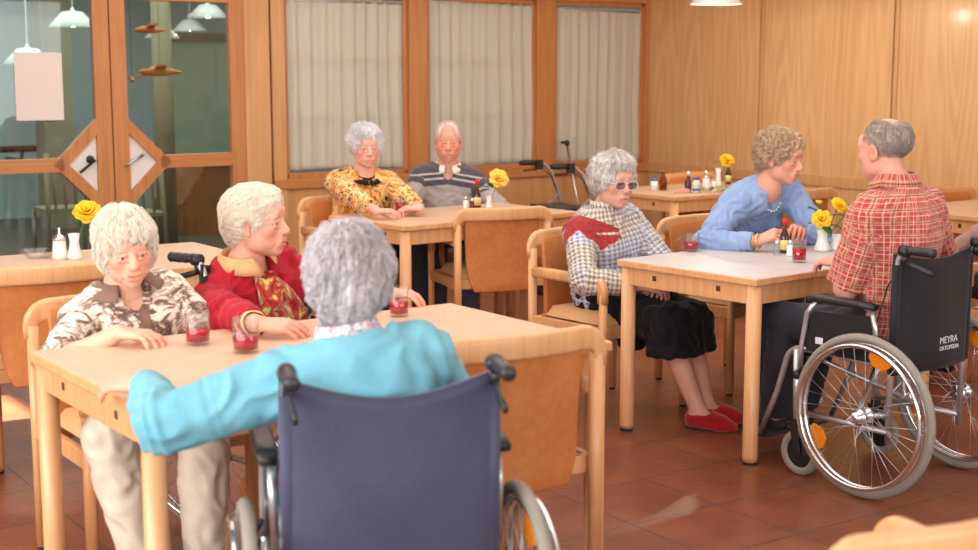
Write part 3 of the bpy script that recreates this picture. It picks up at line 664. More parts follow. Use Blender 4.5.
# ------------------------------------------------------------------ rollator and cane
def make_rollator():
    h1, h2 = at(528, 163, .90), at(556, 169, .88); c = (h1 + h2) / 2; ax = (h2 - h1); 
    e = empty('rollator', (c.x + .07, c.y + .02, 0), face(.90, .43), 'grey rollator with black handles and black seat parked below the window', 'walking frame')
    for s in (-1, 1):
        x = s * .24
        m = MB(); m.tube([(x, -.02, .90), (x, .06, .89), (x, .12, .84), (x, .20, .62), (x, .34, .12)], .013, 10); m.tube([(x, .18, .66), (x, .0, .50), (x, -.20, .12)], .013, 10); m.build('side_frame', 'silver_paint', e, True)
        m = MB(); m.lathe([(0, -.07), (.018, -.07), (.02, .0), (.018, .07), (0, .07)], (x, -.06, .90), 12, fn=lambda q: Vector((q.x, q.z, q.y))); g = m.build('handle', 'black_plastic', e, True)
        m = MB(); m.tube([(x, .03, .88), (x, .0, .85), (x, -.1, .845)], .008, 8); m.box(x - .02, x + .02, .0, .05, .85, .92); m.build('brake_lever', 'black_plastic', g, False)
        m = MB(); m.tube([(x, .03, .87), (x + .02, .12, .80), (x, .22, .60), (x, .1, .4), (x, -.15, .2)], .004, 6); m.build('brake_cable', 'black_plastic', e, True)
        for y in (-.20, .34): m = MB(); m.lathe([(0, -.013), (.07, -.016), (.095, -.012), (.095, .012), (.07, .016), (0, .013)], (x, y, .095), 22, fn=lambda q: Vector((q.z, q.x, q.y))); m.build('wheel', 'black_plastic', e, True, fix=True)
    m = MB(); m.box(-.24, .24, -.05, .22, .57, .60); m.build('seat', 'black_canvas', e, False, .008)
    m = MB(); m.box(-.18, .18, .22, .34, .40, .58); m.build('basket', 'black_canvas', e, False, .01)
    m = MB(); m.tube([(-.24, .26, .42), (.24, .26, .42)], .011, 8); m.build('cross_bar', 'silver_paint', e, True)
make_rollator()
p = at(580, 205, .5); q = atd(567, 144, p.y + .05)
e = empty('walking_cane', (p.x + .02, p.y, 0), 0, 'dark walking cane with black knob leaning by the rollator', 'cane')
tq = Vector((q.x - p.x - .02, q.y - p.y, q.z)); bq = Vector((.06, 0, .01)); m = MB(); m.tube([bq, tq], .0105, 10); m.build('shaft', 'steel', e, True)
m = MB(); m.lathe([(0, -.015), (.016, -.012), (.02, .01), (.012, .03), (0, .034)], tq, 12); m.tube([tq + Vector((-.05, 0, .012)), tq + Vector((.02, 0, .012))], .012, 8); m.build('handle', 'black_plastic', e, True)
m = MB(); m.lathe([(0, -.01), (.016, -.01), (.013, .03), (0, .03)], bq, 10); m.build('rubber_tip', 'rubber', e, True)
# ------------------------------------------------------------------ tableware
TT = .7525
def tumbler(px, py, label, fill=.5, h=.092, r=.034, handle=None, group=None, cat='glass'):
    p = at(px, py, TT); e = empty('tea_glass', p, handle if handle is not None else 0, label, cat, 'glasses of red tea')
    m = MB(); m.lathe([(0, .001), (r * .9, .001), (r * .96, .006), (r, h), (r - .0025, h), (r * .93, .010), (0, .010)], seg=28); m.build('glass', 'cup_glass', e, True)
    hh = .011 + (h - .012) * fill; m = MB(); m.lathe([(0, .011), (r * .90, .011), (r * .955, hh), (0, hh)], seg=28); m.build('tea', 'tea', e, True, fix=True)
    if handle is not None:
        m = MB(); m.tube([(r * .97, 0, h * .80), (r + .012, 0, h * .84), (r + .024, 0, h * .72), (r + .026, 0, h * .5), (r + .018, 0, h * .30), (r * .95, 0, h * .22)], .0042, 8); m.build('handle', 'cup_glass', e, True)
    return e
tumbler(198, 344, 'glass of red tea in front of the woman in the patterned polo shirt', .42, .095, .036)
tumbler(246, 352, 'glass of red tea half hidden behind the turquoise sleeve', .4, .1, .038)
tumbler(399, 316, 'glass of red tea to the right of the grey-haired head', .42, .098, .032)
tumbler(401, 214, 'small glass of red tea in front of the woman in the orange patterned top', .75, .085, .034)
tumbler(691, 251, 'handled glass mug of red tea in front of the woman in the houndstooth jacket', .45, .078, .036, R(190))
tumbler(799, 262, 'glass of red tea standing nearest to the plaid-shirted man', .55, .098, .030)
tumbler(797, 247, 'handled glass of red tea behind the red-capped bottle', .5, .11, .036, R(200))
def bottle(px, py, label, h=.15, r=.022, body='dark_glass', cap='red_plastic', lab='label_cream', z=TT, name='seasoning_bottle', cat='bottle'):
    e = empty(name, at(px, py, z), 0, label, cat)
    m = MB(); m.lathe([(0, 0), (r * .95, 0), (r, .004), (r, h * .42), (r * .8, h * .55), (r * .45, h * .68), (r * .42, h * .82), (0, h * .82)], seg=22); m.build('body', body, e, True, fix=True)
    m = MB(); m.lathe([(0, h * .82), (r * .52, h * .80), (r * .55, h * .93), (r * .3, h), (0, h)], seg=16); m.build('cap', cap, e, True, fix=True)
    if lab: m = MB(); m.lathe([(r * 1.015, h * .10), (r * 1.015, h * .38)], seg=22); m.build('label', lab, e, True)
    return e
def shaker(px, py, label, h=.07, r=.018, m1='porcelain', m2='steel', z=TT, name='salt_shaker', cat='shaker'):
    e = empty(name, at(px, py, z), 0, label, cat)
    m = MB(); m.lathe([(0, 0), (r, 0), (r * 1.02, h * .1), (r * .72, h * .74), (0, h * .74)], seg=20); m.build('body', m1, e, True, fix=True)
    m = MB(); m.lathe([(r * .74, h * .72), (r * .76, h * .9), (r * .4, h), (0, h)], seg=16); m.build('cap', m2, e, True, fix=True)
def sugar(px, py, label, h=.12, r=.03):
    e = empty('sugar_dispenser', at(px, py, TT), 0, label, 'sugar dispenser')
    m = MB(); m.lathe([(0, 0), (r, 0), (r, h * .1), (r * .82, h * .55), (r * .78, h * .62), (0, h * .62)], seg=24); m.build('jar', 'porcelain', e, True, fix=True)
    m = MB(); m.lathe([(r * .84, h * .60), (r * .86, h * .68), (r * .5, h * .76), (r * .2, h * .8), (r * .17, h * 1.0), (0, h)], seg=18); m.build('spout_cap', 'chrome', e, True, fix=True)
def vase(px, py, label, h=.10, r=.028, z=TT, group=None):
    e = empty('bud_vase', at(px, py, z), 0, label, 'vase', group)
    m = MB(); m.lathe([(0, 0), (r, 0), (r * 1.05, h * .12), (r * .72, h * .45), (r * .62, h * .7), (r * .82, h), (r * .74, h), (r * .54, h * .7), (r * .6, h * .45), (0, h * .2)], seg=26); m.build('body', 'porcelain', e, True)
    return e
def flower(tip, base, size, label, m_='yellow_rose', face_dir=(0, -1, .4), leaves=(), parent_lab='rose'):
    """rose: petals in whorls on a stem that stands in its vase"""
    e = empty('rose', base, 0, label, 'flower'); tip = tip - base; n = Vector(face_dir).normalized()
    m = MB(); md = tip * .5 + Vector((.006, 0, .012)); m.tube([(0, 0, 0), md, tip - n * size * .25], .0022, 6); m.build('stem', 'stem', e, True)
    a = n.orthogonal().normalized(); b = n.cross(a); m = MB(); rr_ = random.Random(int(abs(tip.x) * 1e4) + int(size * 1e4))
    for ring, (cnt, rad, tilt, w_) in enumerate(((3, .14, 78, .42), (5, .28, 62, .52), (6, .40, 40, .56), (7, .48, 14, .58))):
        for k in range(cnt):
            th = 2 * math.pi * (k + .5 * ring) / cnt + rr_.uniform(-.2, .2); rd = a * math.cos(th) + b * math.sin(th); tg = n.cross(rd); ti = R(tilt + rr_.uniform(-9, 9))
            up = rd * math.cos(ti) + n * math.sin(ti); vs = []
            for i in range(5):
                for j in range(5):
                    u_ = j / 4 * 2 - 1; v_ = i / 4; ww = w_ * size * (.35 + .65 * math.sin(math.pi * min(1, v_ * .62 + .12))) * (1 if i < 4 else .62)
                    q = rd * (rad * .35 * size) + up * (v_ * size * .52) + tg * (u_ * ww * .62) - rd * (u_ * u_ * ww * .22) + (rd * .9 - n * .4) * (max(0, v_ - .7) * size * .32)
                    vs.append(tip - n * size * .12 + q)
            m.add(vs, [(i * 5 + j, i * 5 + j + 1, (i + 1) * 5 + j + 1, (i + 1) * 5 + j) for i in range(4) for j in range(4)])
    o = m.build('blossom', m_, e, True); s_ = o.modifiers.new('t', 'SOLIDIFY'); s_.thickness = .0012
    for (off, dr_, ln) in leaves:
        off = Vector(off); dr_ = Vector(dr_).normalized(); sd = dr_.cross(Z).normalized(); m = MB(); vs = []
        for i in range(7):
            v_ = i / 6; ww = ln * .36 * math.sin(math.pi * min(1, .06 + v_ * .94)) ** .8
            for u_ in (-1, 0, 1): vs.append(off + dr_ * (ln * v_) + sd * (u_ * ww) + Z * (abs(u_) * ln * .06 - v_ * v_ * ln * .25))
        m.add(vs, [(i * 3 + j, i * 3 + j + 1, i * 3 + j + 4, i * 3 + j + 3) for i in range(6) for j in range(2)]); o = m.build('leaf', 'leaf', e, True); s_ = o.modifiers.new('t', 'SOLIDIFY'); s_.thickness = .0012
    return e
# table of the man in plaid
bottle(784, 253, 'dark seasoning bottle with red cap on the white table', .155, .021)
shaker(777, 255, 'silver-capped shaker left of the red-capped bottle on the white table', .065, .017, 'cup_glass')
shaker(790, 256, 'white shaker between the red-capped bottle and the tea glass', .07, .017, 'porcelain')
vp = at(822, 251, TT); vase(822, 251, 'white porcelain vase holding the yellow roses on the white table', .10, .034)
vase(836, 250, 'small white porcelain creamer right of the rose vase on the white table', .07, .03)
b_ = vp + Vector((0, 0, .03)); Yv = vp.y
flower(atd(822, 219, Yv - .05), b_, .062, 'large open yellow rose facing the camera in the white-table vase', 'yellow_rose', (-.1, -1, .5), [((.0, -.02, .09), (.35, -.6, -.5), .06), ((-.01, .0, .10), (-1, -.2, .15), .06), ((.02, -.01, .09), (1, -.5, -.05), .065)])
flower(atd(839, 205, Yv + .02), b_, .056, 'yellow rose at the upper right of the white-table bouquet', 'yellow_rose', (.4, -.7, .7), [((.04, .0, .13), (1, -.1, .2), .06), ((-.02, .02, .14), (-.7, 0, .7), .06)])
flower(atd(850, 209, Yv), b_, .026, 'small yellow bud at the right tip of the white-table bouquet', 'yellow_rose_pale', (.5, -.2, .8))
flower(atd(819, 202, Yv + .03), b_, .022, 'tiny yellow bud at the top left of the white-table bouquet', 'yellow_rose_pale', (0, -.2, 1), [((-.02, .02, .15), (-1, .1, .5), .05)])
# far table
vp = at(489, 210, TT); vase(489, 210, 'small white vase with a pale yellow rose on the couple\'s table', .085, .024); b_ = vp + Vector((0, 0, .03))
flower(atd(499, 178, vp.y - .02), b_, .085, 'pale yellow rose leaning right out of the vase on the couple\'s table', 'yellow_rose_pale', (.3, -.8, .6), [((-.0, 0, .10), (-1, -.1, .35), .085), ((.02, 0, .10), (-.2, -.6, .6), .07), ((.0, -.01, .09), (-.8, -.5, .0), .07)])
bottle(477, 208, 'dark seasoning bottle with red cap beside the pale yellow rose', .17, .024)
shaker(466, 209, 'white shaker left of the bottle on the couple\'s table', .075, .02); shaker(472, 210, 'silver-topped glass shaker next to the bottle on the couple\'s table', .07, .016, 'amber')
# table by the door
e = empty('glass_dish', at(40, 258, TT), 0, 'shallow glass dish at the left on the table by the door', 'dish')
m = MB(); m.lathe([(0, .002), (.05, .002), (.082, .03), (.084, .036), (.08, .034), (.05, .008), (0, .007)], seg=30); m.build('bowl', 'cup_glass', e, True)
sugar(60, 259, 'white sugar dispenser with metal spout on the table by the door', .135, .033)
vp = at(75, 259, TT); vase(75, 259, 'white waisted vase with a yellow flower, right of the sugar dispenser', .11, .031); b_ = vp + Vector((0, 0, .04))
flower(atd(87, 211, vp.y), b_, .082, 'yellow rose leaning out of the white vase by the glazed door', 'yellow_rose', (.1, -.7, .7), [((.03, 0, .12), (-.5, -.3, .4), .05)])
e = empty('white_cup', at(187, 289, TT - .02), 0, None, None)
bpy.data.objects.remove(e)
# corner table with bottles
e = empty('lidded_jar', at(654, 191, TT), 0, 'white jar with blue lid at the left of the corner table', 'jar'); m = MB(); m.lathe([(0, 0), (.024, 0), (.025, .07), (0, .07)], seg=18); m.build('jar', 'label_white', e, True, fix=True); m = MB(); m.lathe([(0, .07), (.026, .07), (.026, .085), (0, .085)], seg=18); m.build('lid', 'label_blue', e, True, fix=True)
bottle(663, 190, 'clear bottle with amber vinegar on the corner table', .15, .027, 'amber', 'cup_glass', None, cat='bottle', name='vinegar_bottle')
bottle(688, 192, 'dark brown bottle with white cap on the corner table', .14, .023, 'dark_glass', 'porcelain', None, name='sauce_bottle')
e = empty('lidded_jar', at(696, 193.5, TT), 0, 'white labelled jar with blue band right of the dark brown bottle', 'jar'); m = MB(); m.lathe([(0, 0), (.024, 0), (.024, .08), (.018, .09), (0, .09)], seg=18); m.build('jar', 'label_white', e, True, fix=True); m = MB(); m.lathe([(.0185, .09), (.0185, .11), (0, .11)], seg=18); m.build('lid', 'label_blue', e, True, fix=True); m = MB(); m.lathe([(.0245, .02), (.0245, .035)], seg=18); m.build('band', 'label_blue', e, True)
sugar(706, 189, 'white sugar dispenser with metal spout on the corner table', .13, .032)
vp = at(718, 187, TT); vase(718, 187, 'tall white vase with a yellow flower on the corner table', .13, .026); b_ = vp + Vector((0, 0, .05))
flower(atd(727, 160, vp.y), b_, .075, 'yellow flower above the corner table', 'yellow_rose', (0, -.7, .7), [((.02, 0, .13), (-1, -.1, .1), .06), ((.03, 0, .14), (1, -.1, -.2), .05)])
shaker(713, 188.5, 'small white shaker in front of the tall vase on the corner table', .075, .02); bottle(728, 184, 'dark seasoning bottle with red cap under the yellow flower on the corner table', .165, .022)
m = MB()
for k in range(7):
    a_ = k * .9; p0 = Vector((.03 * math.cos(a_), .03 * math.sin(a_), .005)); d = Vector((math.cos(a_ * 1.3), math.sin(a_ * 1.3) * .6, .25)).normalized(); sd = d.cross(Z).normalized()
    m.add([p0, p0 + d * .07 + sd * .02, p0 + d * .15 + Z * -.01, p0 + d * .07 - sd * .02], [(0, 1, 2, 3)])
o = m.build('leaf_spray', 'leaf_pale', loc=at(714, 192, TT)); o.modifiers.new('t', 'SOLIDIFY').thickness = .002; tag(o, 'spray of pale green leaves lying on the corner table', 'leaves')
m = MB(); m.box(-.06, .06, -.03, .03, 0, .015); m.box(-.03, .05, -.025, .02, .014, .028); o = m.build('folded_napkin', 'pink_paper', bevel=.004, loc=at(682, 193, TT), rot=(0, 0, .6)); tag(o, 'folded pinkish paper napkin on the near corner of the corner table', 'napkin')
# ------------------------------------------------------------------ people: smooth implicit bodies turned into one surface
def V3(*a): return np.array(a, dtype=np.float64)
def nrm(v): v = np.asarray(v, float); return v / (np.linalg.norm(v) + 1e-12)
class Field:
    def __init__(s, lo, hi, h):
        s.h = h; s.lo = np.asarray(lo, float); s.n = np.maximum(4, np.ceil((np.asarray(hi) - s.lo) / h).astype(int) + 1)
        s.D = np.full(s.n, .5, np.float32); s.ax = [s.lo[i] + h * np.arange(s.n[i]) for i in range(3)]
    def reg(s, lo, hi):
        a = [max(0, int(math.floor((lo[i] - s.lo[i]) / s.h))) for i in range(3)]; b = [min(int(s.n[i]), int(math.ceil((hi[i] - s.lo[i]) / s.h)) + 1) for i in range(3)]
        if any(b[i] - a[i] < 1 for i in range(3)): return None
        sl = tuple(slice(a[i], b[i]) for i in range(3)); g = np.meshgrid(*[s.ax[i][sl[i]] for i in range(3)], indexing='ij'); return sl, g
    def apply(s, prim, op='u', k=.01):
        m = k + .02 + 2 * s.h; r = s.reg(prim.lo - m, prim.hi + m)
        if r is None: return
        sl, g = r; d = prim(g).astype(np.float32); D = s.D[sl]
        if op == 'u': h = np.clip(.5 + .5 * (D - d) / k, 0, 1); s.D[sl] = D + (d - D) * h - k * h * (1 - h)
        elif op == 's': h = np.clip(.5 - .5 * (D + d) / k, 0, 1); s.D[sl] = D * (1 - h) + (-d) * h + k * h * (1 - h)
    def cut(s, p, n):
        """remove everything on the side n of the plane through p"""
        n = nrm(n); X, Y_, Z_ = np.meshgrid(*s.ax, indexing='ij', sparse=True); d = ((X - p[0]) * n[0] + (Y_ - p[1]) * n[1] + (Z_ - p[2]) * n[2]).astype(np.float32); s.D = np.maximum(s.D, d)
    def mesh(s):
        D = s.D.copy(); D[0] = D[-1] = .5; D[:, 0] = D[:, -1] = .5; D[:, :, 0] = D[:, :, -1] = .5
        S = D < 0; n = s.n
        c = [S[i:n[0] - 1 + i, j:n[1] - 1 + j, k:n[2] - 1 + k] for i in (0, 1) for j in (0, 1) for k in (0, 1)]
        cnt = sum(q.astype(np.int8) for q in c); act = (cnt > 0) & (cnt < 8); idx = np.full(act.shape, -1, np.int64); ii = np.argwhere(act); idx[act] = np.arange(len(ii))
        P = np.zeros((len(ii), 3)); W = np.zeros(len(ii))
        cor = [(i, j, k) for i in (0, 1) for j in (0, 1) for k in (0, 1)]
        val = {q: D[ii[:, 0] + q[0], ii[:, 1] + q[1], ii[:, 2] + q[2]] for q in cor}
        for a in cor:
            for axn in range(3):
                if a[axn]: continue
                b = list(a); b[axn] = 1; b = tuple(b); va, vb = val[a], val[b]; cr = (va < 0) != (vb < 0); t = np.where(cr, va / np.where(cr, va - vb, 1), 0)
                p = np.tile(np.array(a, float), (len(ii), 1)); p[:, axn] = t; P[cr] += p[cr]; W[cr] += 1
        P = s.lo + s.h * (ii + P / W[:, None]); F_ = []
        for axn in range(3):
            u, v = [(1, 2), (2, 0), (0, 1)][axn]; sa = [slice(1, n[q] - 1) for q in range(3)]; sb = list(sa); sa[axn] = slice(0, n[axn] - 1); sb[axn] = slice(1, n[axn])
            A_, B_ = S[tuple(sa)], S[tuple(sb)]; cr = np.argwhere(A_ != B_); 
            if not len(cr): continue
            base = cr.copy(); off = np.array([1, 1, 1]); off[axn] = 0; e = base + off; eu = np.zeros(3, int); eu[u] = 1; ev = np.zeros(3, int); ev[v] = 1
            q = [idx[tuple((e - eu - ev).T)], idx[tuple((e - ev).T)], idx[tuple(e.T)], idx[tuple((e - eu).T)]]; q = np.stack(q, 1)
            fl_ = ~A_[tuple(cr.T)]; q[fl_] = q[fl_][:, ::-1]; F_.append(q)
        Fq = np.concatenate(F_) if F_ else np.zeros((0, 4), int); Fq = Fq[(Fq >= 0).all(1)]; return P, Fq
class Cone:
    def __init__(s, a, b, ra, rb): s.a = np.asarray(a, float); s.b = np.asarray(b, float); s.ra = ra; s.rb = rb; r = max(ra, rb); s.lo = np.minimum(s.a, s.b) - r; s.hi = np.maximum(s.a, s.b) + r
    def __call__(s, g):
        ab = s.b - s.a; L = ab @ ab + 1e-12; t = np.clip(((g[0] - s.a[0]) * ab[0] + (g[1] - s.a[1]) * ab[1] + (g[2] - s.a[2]) * ab[2]) / L, 0, 1)
        return np.sqrt((g[0] - s.a[0] - t * ab[0]) ** 2 + (g[1] - s.a[1] - t * ab[1]) ** 2 + (g[2] - s.a[2] - t * ab[2]) ** 2) - (s.ra + t * (s.rb - s.ra))
class Ell:
    def __init__(s, c, r, M_=None): s.c = np.asarray(c, float); s.r = np.asarray(r, float); s.M = np.eye(3) if M_ is None else np.asarray(M_); e = np.abs(s.M) @ s.r; s.lo = s.c - e; s.hi = s.c + e
    def __call__(s, g):
        q = [g[i] - s.c[i] for i in range(3)]; l = [sum(s.M[j, i] * q[j] for j in range(3)) / s.r[i] for i in range(3)]   # columns of M are the axes
        k0 = np.sqrt(l[0] ** 2 + l[1] ** 2 + l[2] ** 2) + 1e-9; k1 = np.sqrt((l[0] / s.r[0]) ** 2 + (l[1] / s.r[1]) ** 2 + (l[2] / s.r[2]) ** 2) + 1e-9
        return k0 * (k0 - 1) / k1
def wob(P, wl, seed, n=7):
    r = np.random.default_rng(seed); o = np.zeros(len(P))
    for _ in range(n):
        d = nrm(r.normal(size=3)); o += np.sin(P @ d * (2 * math.pi / (wl * r.uniform(.7, 1.5))) + r.uniform(0, 6.3))
    return o / math.sqrt(n)
def normals(P, Fq):
    N = np.zeros_like(P); a, b, c, d = (P[Fq[:, i]] for i in range(4)); fn = np.cross(c - a, d - b)
    for i in range(4): np.add.at(N, Fq[:, i], fn)
    return N / (np.linalg.norm(N, axis=1)[:, None] + 1e-12)
def relax(P, Fq, it=1, lam=.5):
    for _ in range(it):
        S_ = np.zeros_like(P); C_ = np.zeros(len(P))
        for i in range(4):
            j = (i + 1) % 4; np.add.at(S_, Fq[:, i], P[Fq[:, j]]); np.add.at(S_, Fq[:, j], P[Fq[:, i]]); np.add.at(C_, Fq[:, i], 1); np.add.at(C_, Fq[:, j], 1)
        P = P + lam * (S_ / C_[:, None] - P)
    return P
def np_mesh(name, P, Fq, m, parent, col=None, uv=None):
    me = bpy.data.meshes.new(name); me.vertices.add(len(P)); me.vertices.foreach_set('co', P.astype(np.float32).ravel()); me.loops.add(Fq.size); me.loops.foreach_set('vertex_index', Fq.astype(np.int32).ravel())
    me.polygons.add(len(Fq)); me.polygons.foreach_set('loop_start', (np.arange(len(Fq)) * 4).astype(np.int32)); me.update(calc_edges=True)
    if col is not None:
        a = me.color_attributes.new('Col', 'FLOAT_COLOR', 'POINT'); a.data.foreach_set('color', np.c_[col, np.ones(len(P))].astype(np.float32).ravel())
    if uv is not None:
        a = me.attributes.new('cloth', 'FLOAT_VECTOR', 'POINT'); a.data.foreach_set('vector', np.c_[uv, np.zeros(len(P))].astype(np.float32).ravel())
    return link_mesh(name, me, m, parent, True)
def rot3(ax, deg):
    a = R(deg); c, s = math.cos(a), math.sin(a)
    return {'x': np.array([[1, 0, 0], [0, c, -s], [0, s, c]]), 'y': np.array([[c, 0, s], [0, 1, 0], [-s, 0, c]]), 'z': np.array([[c, -s, 0], [s, c, 0], [0, 0, 1]])}[ax]
def frame_z(z, xh):
    z = nrm(z); y = nrm(np.cross(z, xh)); x = np.cross(y, z); return np.stack([x, y, z], 1)
# materials driven by the figure's own colours
def skin_mat():
    m = mat('skin', (.8, .5, .4), .48, sss=.12, spec=.4); t = NT(m); a = t.attr('Col'); n = t.noise(t.coord('Object'), 160, 3); n2 = t.noise(t.coord('Object'), 22, 3)
    t.base(t.mix(t.math('MULTIPLY', n2, .14), a.outputs['Color'], srgb(214, 140, 118), 'MIX')); t.bump(n, .25, .0012)
skin_mat()
def hair_mat(name, c1, c2, rough=.5, curl=False):
    m = mat(name, c1, rough, spec=.35, sheen=.15); t = NT(m); a = t.attr('cloth').outputs['Vector']
    mp = t.n('Mapping'); mp.inputs[3].default_value = (60, 9, 1) if curl else (330, 6, 1); t.l(a, mp.inputs[0]); n = t.noise(mp.outputs[0], 1.0, 3, .6, 1.5 if curl else .4)
    mp2 = t.n('Mapping'); mp2.inputs[3].default_value = (38, 5, 1); t.l(a, mp2.inputs[0]); n2 = t.noise(mp2.outputs[0], 1.0, 3, .5, .8)
    f = t.math('ADD', t.math('MULTIPLY', n, .5), t.math('MULTIPLY', n2, .5)); t.base(t.ramp(f, [(.36, c2), (.6, c1)])); t.bump(f, .6 if curl else .3, .004 if curl else .002); return m
hair_mat('hair_white_blond', srgb(255, 248, 236), srgb(250, 232, 208)); hair_mat('hair_cream', srgb(255, 246, 230), srgb(248, 226, 202)); hair_mat('hair_silver', srgb(240, 236, 240), srgb(164, 152, 150))
hair_mat('hair_white', srgb(250, 248, 250), srgb(216, 214, 218), .6, True); hair_mat('hair_grey_white', srgb(240, 234, 228), srgb(180, 168, 160), .6, True); hair_mat('hair_beige', srgb(226, 196, 158), srgb(164, 124, 90)); hair_mat('hair_grey', srgb(190, 178, 168), srgb(140, 124, 112)); hair_mat('hair_thin', srgb(240, 228, 216), srgb(216, 192, 176))
fabric('knit_red', srgb(190, 28, 46), srgb(156, 16, 34), .85, 240, .08, .5); fabric('knit_turquoise', srgb(122, 184, 200), srgb(102, 168, 188), .85, 200, .1, .35); fabric('knit_blue', srgb(152, 176, 216), srgb(136, 160, 204), .85, 260, .1, .45)
fabric('trousers_beige', srgb(232, 220, 200), srgb(214, 198, 176), .85, 400); fabric('skirt_black', srgb(26, 25, 30), srgb(17, 16, 20), .8, 400); fabric('trousers_dark', srgb(54, 54, 64), srgb(38, 38, 48), .85, 400); fabric('trousers_blue', srgb(98, 112, 138), srgb(76, 90, 116), .85, 400)
fabric('felt_red', srgb(190, 18, 30), srgb(150, 8, 20), .95, 300, .5, .6); fabric('shirt_white', srgb(240, 236, 226), None, .8, 300); fabric('polo_brown', srgb(150, 120, 104), srgb(128, 98, 84), .85, 300); fabric('black_knit', srgb(30, 26, 28), None, .85, 300); fabric('shoe_dark', srgb(44, 40, 42), None, .6, 60); fabric('shoe_pale', srgb(196, 204, 200), None, .6, 60)
fabric('jacket_taupe', srgb(176, 140, 124), srgb(150, 112, 98), .85, 200)
def pattern(name, fn, rough=.85):
    m = mat(name, (.5, .5, .5), rough, sheen=.25, spec=.25); t = NT(m); fn(t, t.attr('cloth').outputs['Vector']); return m
def p_polo(t, v):     # brown and cream blotched print with faint stripes
    mp = t.n('Mapping'); mp.inputs[3].default_value = (14, 24, 1); t.l(v, mp.inputs[0]); n = t.noise(mp.outputs[0], 1.0, 5, .62, 1.3); mp2 = t.n('Mapping'); mp2.inputs[3].default_value = (40, 60, 1); t.l(v, mp2.inputs[0]); n2 = t.noise(mp2.outputs[0], 1, 3, .6, .6)
    a = t.ramp(t.math('ADD', t.math('MULTIPLY', n, .8), t.math('MULTIPLY', n2, .2)), [(.0, srgb(242, 230, 216)), (.47, srgb(242, 230, 216)), (.50, srgb(196, 168, 148)), (.53, srgb(150, 122, 106)), (.57, srgb(98, 76, 66)), (.62, srgb(130, 104, 88)), (.66, srgb(236, 222, 206))]); t.base(a); t.bump(n2, .15, .002)
pattern('polo_print', p_polo)
def p_orange(t, v):
    mp = t.n('Mapping'); mp.inputs[3].default_value = (16, 11, 1); mp.inputs[2].default_value = (0, 0, .6); t.l(v, mp.inputs[0]); n = t.noise(mp.outputs[0], 1, 3, .6, 2.2); mp2 = t.n('Mapping'); mp2.inputs[3].default_value = (26, 15, 1); mp2.inputs[1].default_value = (3, 5, 0); t.l(v, mp2.inputs[0]); n2 = t.noise(mp2.outputs[0], 1, 3, .5, 2.8)
    a = t.ramp(n, [(.0, srgb(246, 226, 190)), (.46, srgb(250, 210, 140)), (.54, srgb(236, 160, 60)), (.62, srgb(216, 128, 40))]); k = t.ramp(n2, [(.575, (0, 0, 0)), (.60, (1, 1, 1))]); t.base(t.mix(k, a, srgb(40, 34, 44)))
pattern('orange_print', p_orange)
def p_scarf(t, v):
    mp = t.n('Mapping'); mp.inputs[3].default_value = (18, 18, 18); t.l(t.coord('Object'), mp.inputs[0]); n = t.noise(mp.outputs[0], 1, 3, .6, 1.6)
    t.base(t.ramp(n, [(.36, srgb(150, 20, 30)), (.47, srgb(206, 40, 44)), (.52, srgb(150, 96, 60)), (.60, srgb(206, 176, 120)), (.66, srgb(250, 214, 30))], 'LINEAR'))
pattern('scarf_print', p_scarf)
def p_floral(t, v):
    n = t.noise(t.coord('Object', (60, 60, 60)), 1, 3, .6, 1.4); t.base(t.ramp(n, [(.40, srgb(236, 232, 236)), (.49, srgb(240, 226, 220)), (.53, srgb(222, 120, 104)), (.60, srgb(120, 150, 200))]))
pattern('floral_blouse', p_floral)
def stripes(t, u, period, duty, soft=.04, off=0.0):
    f = t.math('FRACT', t.math('ADD', t.math('MULTIPLY', u, 1 / period), off + 10)); r = t.n('MapRange', interpolation_type='SMOOTHSTEP'); r.inputs[1].default_value = duty; r.inputs[2].default_value = duty + soft; r.inputs[3].default_value = 1; r.inputs[4].default_value = 0; t.l(f, r.inputs[0]); return r.outputs[0]
def p_plaid(t, v):
    s = t.n('SeparateXYZ'); t.l(v, s.inputs[0]); base = srgb(186, 72, 66); c = base
    u, w_ = s.outputs[0], s.outputs[1]
    col = t.mix(t.math('MULTIPLY', stripes(t, u, .047, .36), .38), base, srgb(236, 196, 160)); col = t.mix(t.math('MULTIPLY', stripes(t, w_, .047, .36), .38), col, srgb(236, 196, 160))
    for q in (u, w_): col = t.mix(t.math('MULTIPLY', stripes(t, q, .047, .05, .04, .33), .5), col, srgb(244, 222, 196)); col = t.mix(t.math('MULTIPLY', stripes(t, q, .047, .05, .03, -.12), .75), col, srgb(120, 34, 40)); col = t.mix(t.math('MULTIPLY', stripes(t, q, .047, .05, .03, -.30), .6), col, srgb(140, 50, 50))
    t.base(col); t.bump(t.noise(t.coord('Object'), 400, 2), .1, .001)
pattern('plaid_shirt', p_plaid)
